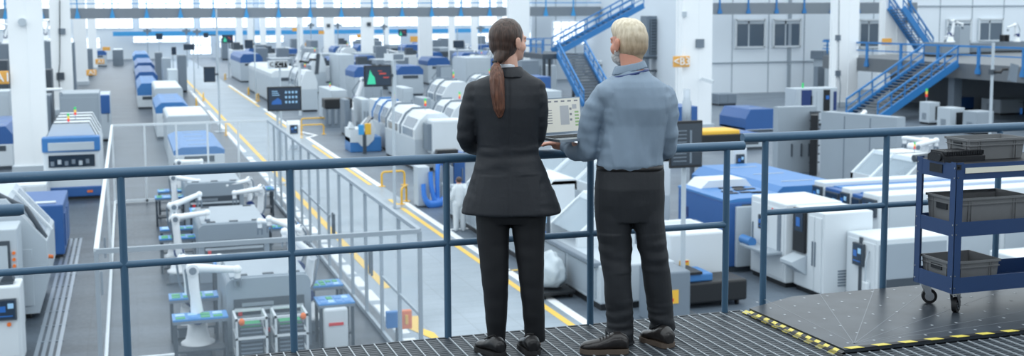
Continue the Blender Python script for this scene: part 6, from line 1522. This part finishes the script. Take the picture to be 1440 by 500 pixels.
def bin_(label, x, y, z, W, D, H):
    t = thing('storage_bin', label, 'bin', (XC+x, YF+y, DECK+TH+z)); m = MB(); k = .012; th = .003
    def wall(a, b_, n0, n1, z0, z1_):
        m.add([(a[0]+n0[0]*0, a[1], z0), (b_[0], b_[1], z0), (b_[0]+n1[0]*k, b_[1]+n1[1]*k, z1_), (a[0]+n0[0]*k, a[1]+n0[1]*k, z1_),
               (a[0]-n0[0]*th, a[1]-n0[1]*th, z0), (b_[0]-n1[0]*th, b_[1]-n1[1]*th, z0), (b_[0]+n1[0]*(k-th), b_[1]+n1[1]*(k-th), z1_), (a[0]+n0[0]*(k-th), a[1]+n0[1]*(k-th), z1_)],
              [(0, 1, 2, 3), (4, 5, 6, 7), (0, 1, 5, 4), (1, 2, 6, 5), (2, 3, 7, 6), (3, 0, 4, 7)])
    A_, B_, C_, D_ = (k, k), (W-k, k), (W-k, D-k), (k, D-k)
    nA, nB, nC, nD = (-1, -1), (1, -1), (1, 1), (-1, 1)
    wall(A_, B_, nA, nB, 0, H); wall(B_, C_, nB, nC, 0, H); wall(C_, D_, nC, nD, 0, H); wall(D_, A_, nD, nA, 0, H)
    m.box(k, W-k, k, D-k, 0, .004); m.build('shell', 'bin_grey', t)
    r = MB(); g_ = .008
    r.box(-g_, W+g_, -g_, 0.003, H-.014, H).box(-g_, W+g_, D-.003, D+g_, H-.014, H).box(-g_, .003, 0, D, H-.014, H).box(W-.003, W+g_, 0, D, H-.014, H)
    r.box(-g_*.5, W+g_*.5, -g_*.6, 0.003, H-.042, H-.037).box(-g_*.5, .003, 0, D, H-.042, H-.037)
    r.build('rim', 'bin_grey', t)
    q = MB()
    for a in (.16, .2, .8, .84): q.box(W*a, W*a+.004, -.002, .012, 0.004, H-.014)
    for a in (.15, .8): q.box(-.002, .012, D*a, D*a+.006, 0.004, H-.014)
    q.build('ribs', 'bin_grey', t)
    MB().box(-.003, .01, D*.32, D*.68, H*.62, H*.8).build('hand_hole', 'black', t)
    return t
bin_('grey plastic storage bin on the trolley\'s bottom shelf', .035, .06, zb1+.009, .34, min(.27, DD-.09), .165)
bin_('large grey plastic bin on the trolley\'s middle shelf', .06, .06, zb2+.009, .5, min(.3, DD-.09), .205)
bin_('grey plastic bin standing on the trolley top at the right', .19, .13, zt3-.001, .4, min(.27, DD-.15), .125)
# black cartridge-like device
t = thing('cartridge', 'black ribbed printer cartridge unit lying on the trolley top', 'cartridge', (XC-.01, YF+.1, DECK+TH+zt3-.001))
MB().prism([(0, 0), (.15, 0), (.15, .035), (.11, .055), (.03, .055), (0, .03)], 0, .29, 'x').build('housing', 'device_black', t)
m = MB()
for i in range(22): m.box(.012+i*.0125, .018+i*.0125, .0, .14, .04, .062)
m.build('ribs', 'device_black', t); MB().cyl((-.01, .04, .025), (.3, .04, .025), .02, 14).build('roller', 'black', t); MB().box(.22, .3, .05, .12, .0, .05, .008).build('end_cap', 'device_black', t)
# ------------------------------------------------------------------ light
SKY = 1.27
for x in (-.5, 2.6, 5.7):  # unseen lamps added as soft fill for the platform and the couple
    t = thing('fill_lamp', ['left', 'middle', 'right'][int((x+.6)/3)]+' added fill lamp, unseen above the gallery behind the platform', 'lamp', (x, -.6, 8.5), group=None)
    MB().mat(0).box(-.8, .8, -.2, .2, 0, .1).mat(1).box(-.76, .76, -.16, .16, -.01, 0).build('fixture', ['pale', 'daylight'], t)
    l = bpy.data.lights.new('lamp', 'AREA'); l.shape = 'RECTANGLE'; l.size = 1.5; l.size_y = .3; l.energy = 70; l.color = (.9, .96, 1.)
    lo = bpy.data.objects.new('fill_light', l); C.objects.link(lo); lo.parent = t; lo.location = (0, 0, -.03); lo.rotation_euler = (.45, 0, 0)
if HAZE:
    hz = MB().box(-59, 139, 9, 199, .02, 13.5).build('haze', 'white'); hz['kind'] = 'structure'
    hm_ = bpy.data.materials.new('haze'); hm_.use_nodes = True; nt = hm_.node_tree; nt.nodes.clear()
    o_ = nt.nodes.new('ShaderNodeOutputMaterial'); v_ = nt.nodes.new('ShaderNodeVolumeScatter'); v_.inputs['Density'].default_value = HAZE; v_.inputs['Color'].default_value = (1, 1, 1, 1)
    nt.links.new(v_.outputs[0], o_.inputs['Volume']); hz.data.materials.clear(); hz.data.materials.append(hm_)
w = bpy.data.worlds.new('world'); SC.world = w; w.use_nodes = True
bg = w.node_tree.nodes['Background']; bg.inputs[1].default_value = 1.0
wt = w.node_tree; tc = wt.nodes.new('ShaderNodeTexCoord'); sx = wt.nodes.new('ShaderNodeSeparateXYZ'); rp = wt.nodes.new('ShaderNodeValToRGB')
wt.links.new(tc.outputs['Generated'], sx.inputs[0]); wt.links.new(sx.outputs['Z'], rp.inputs[0]); wt.links.new(rp.outputs[0], bg.inputs[0])
rp.color_ramp.elements[0].position = 0.; rp.color_ramp.elements[0].color = (.8*SKY, .91*SKY, .98*SKY, 1); rp.color_ramp.elements[1].position = .9; rp.color_ramp.elements[1].color = (1.38*SKY, 1.5*SKY, 1.57*SKY, 1)
SC.view_settings.exposure = 0.0
SC.cycles.max_bounces = 6; SC.cycles.volume_bounces = 3; SC.cycles.diffuse_bounces = 3; SC.cycles.transparent_max_bounces = 12
for ob in bpy.data.objects:
    if ob.type == 'MESH' and ob.parent is None and 'label' not in ob and 'kind' not in ob: ob['kind'] = 'structure'
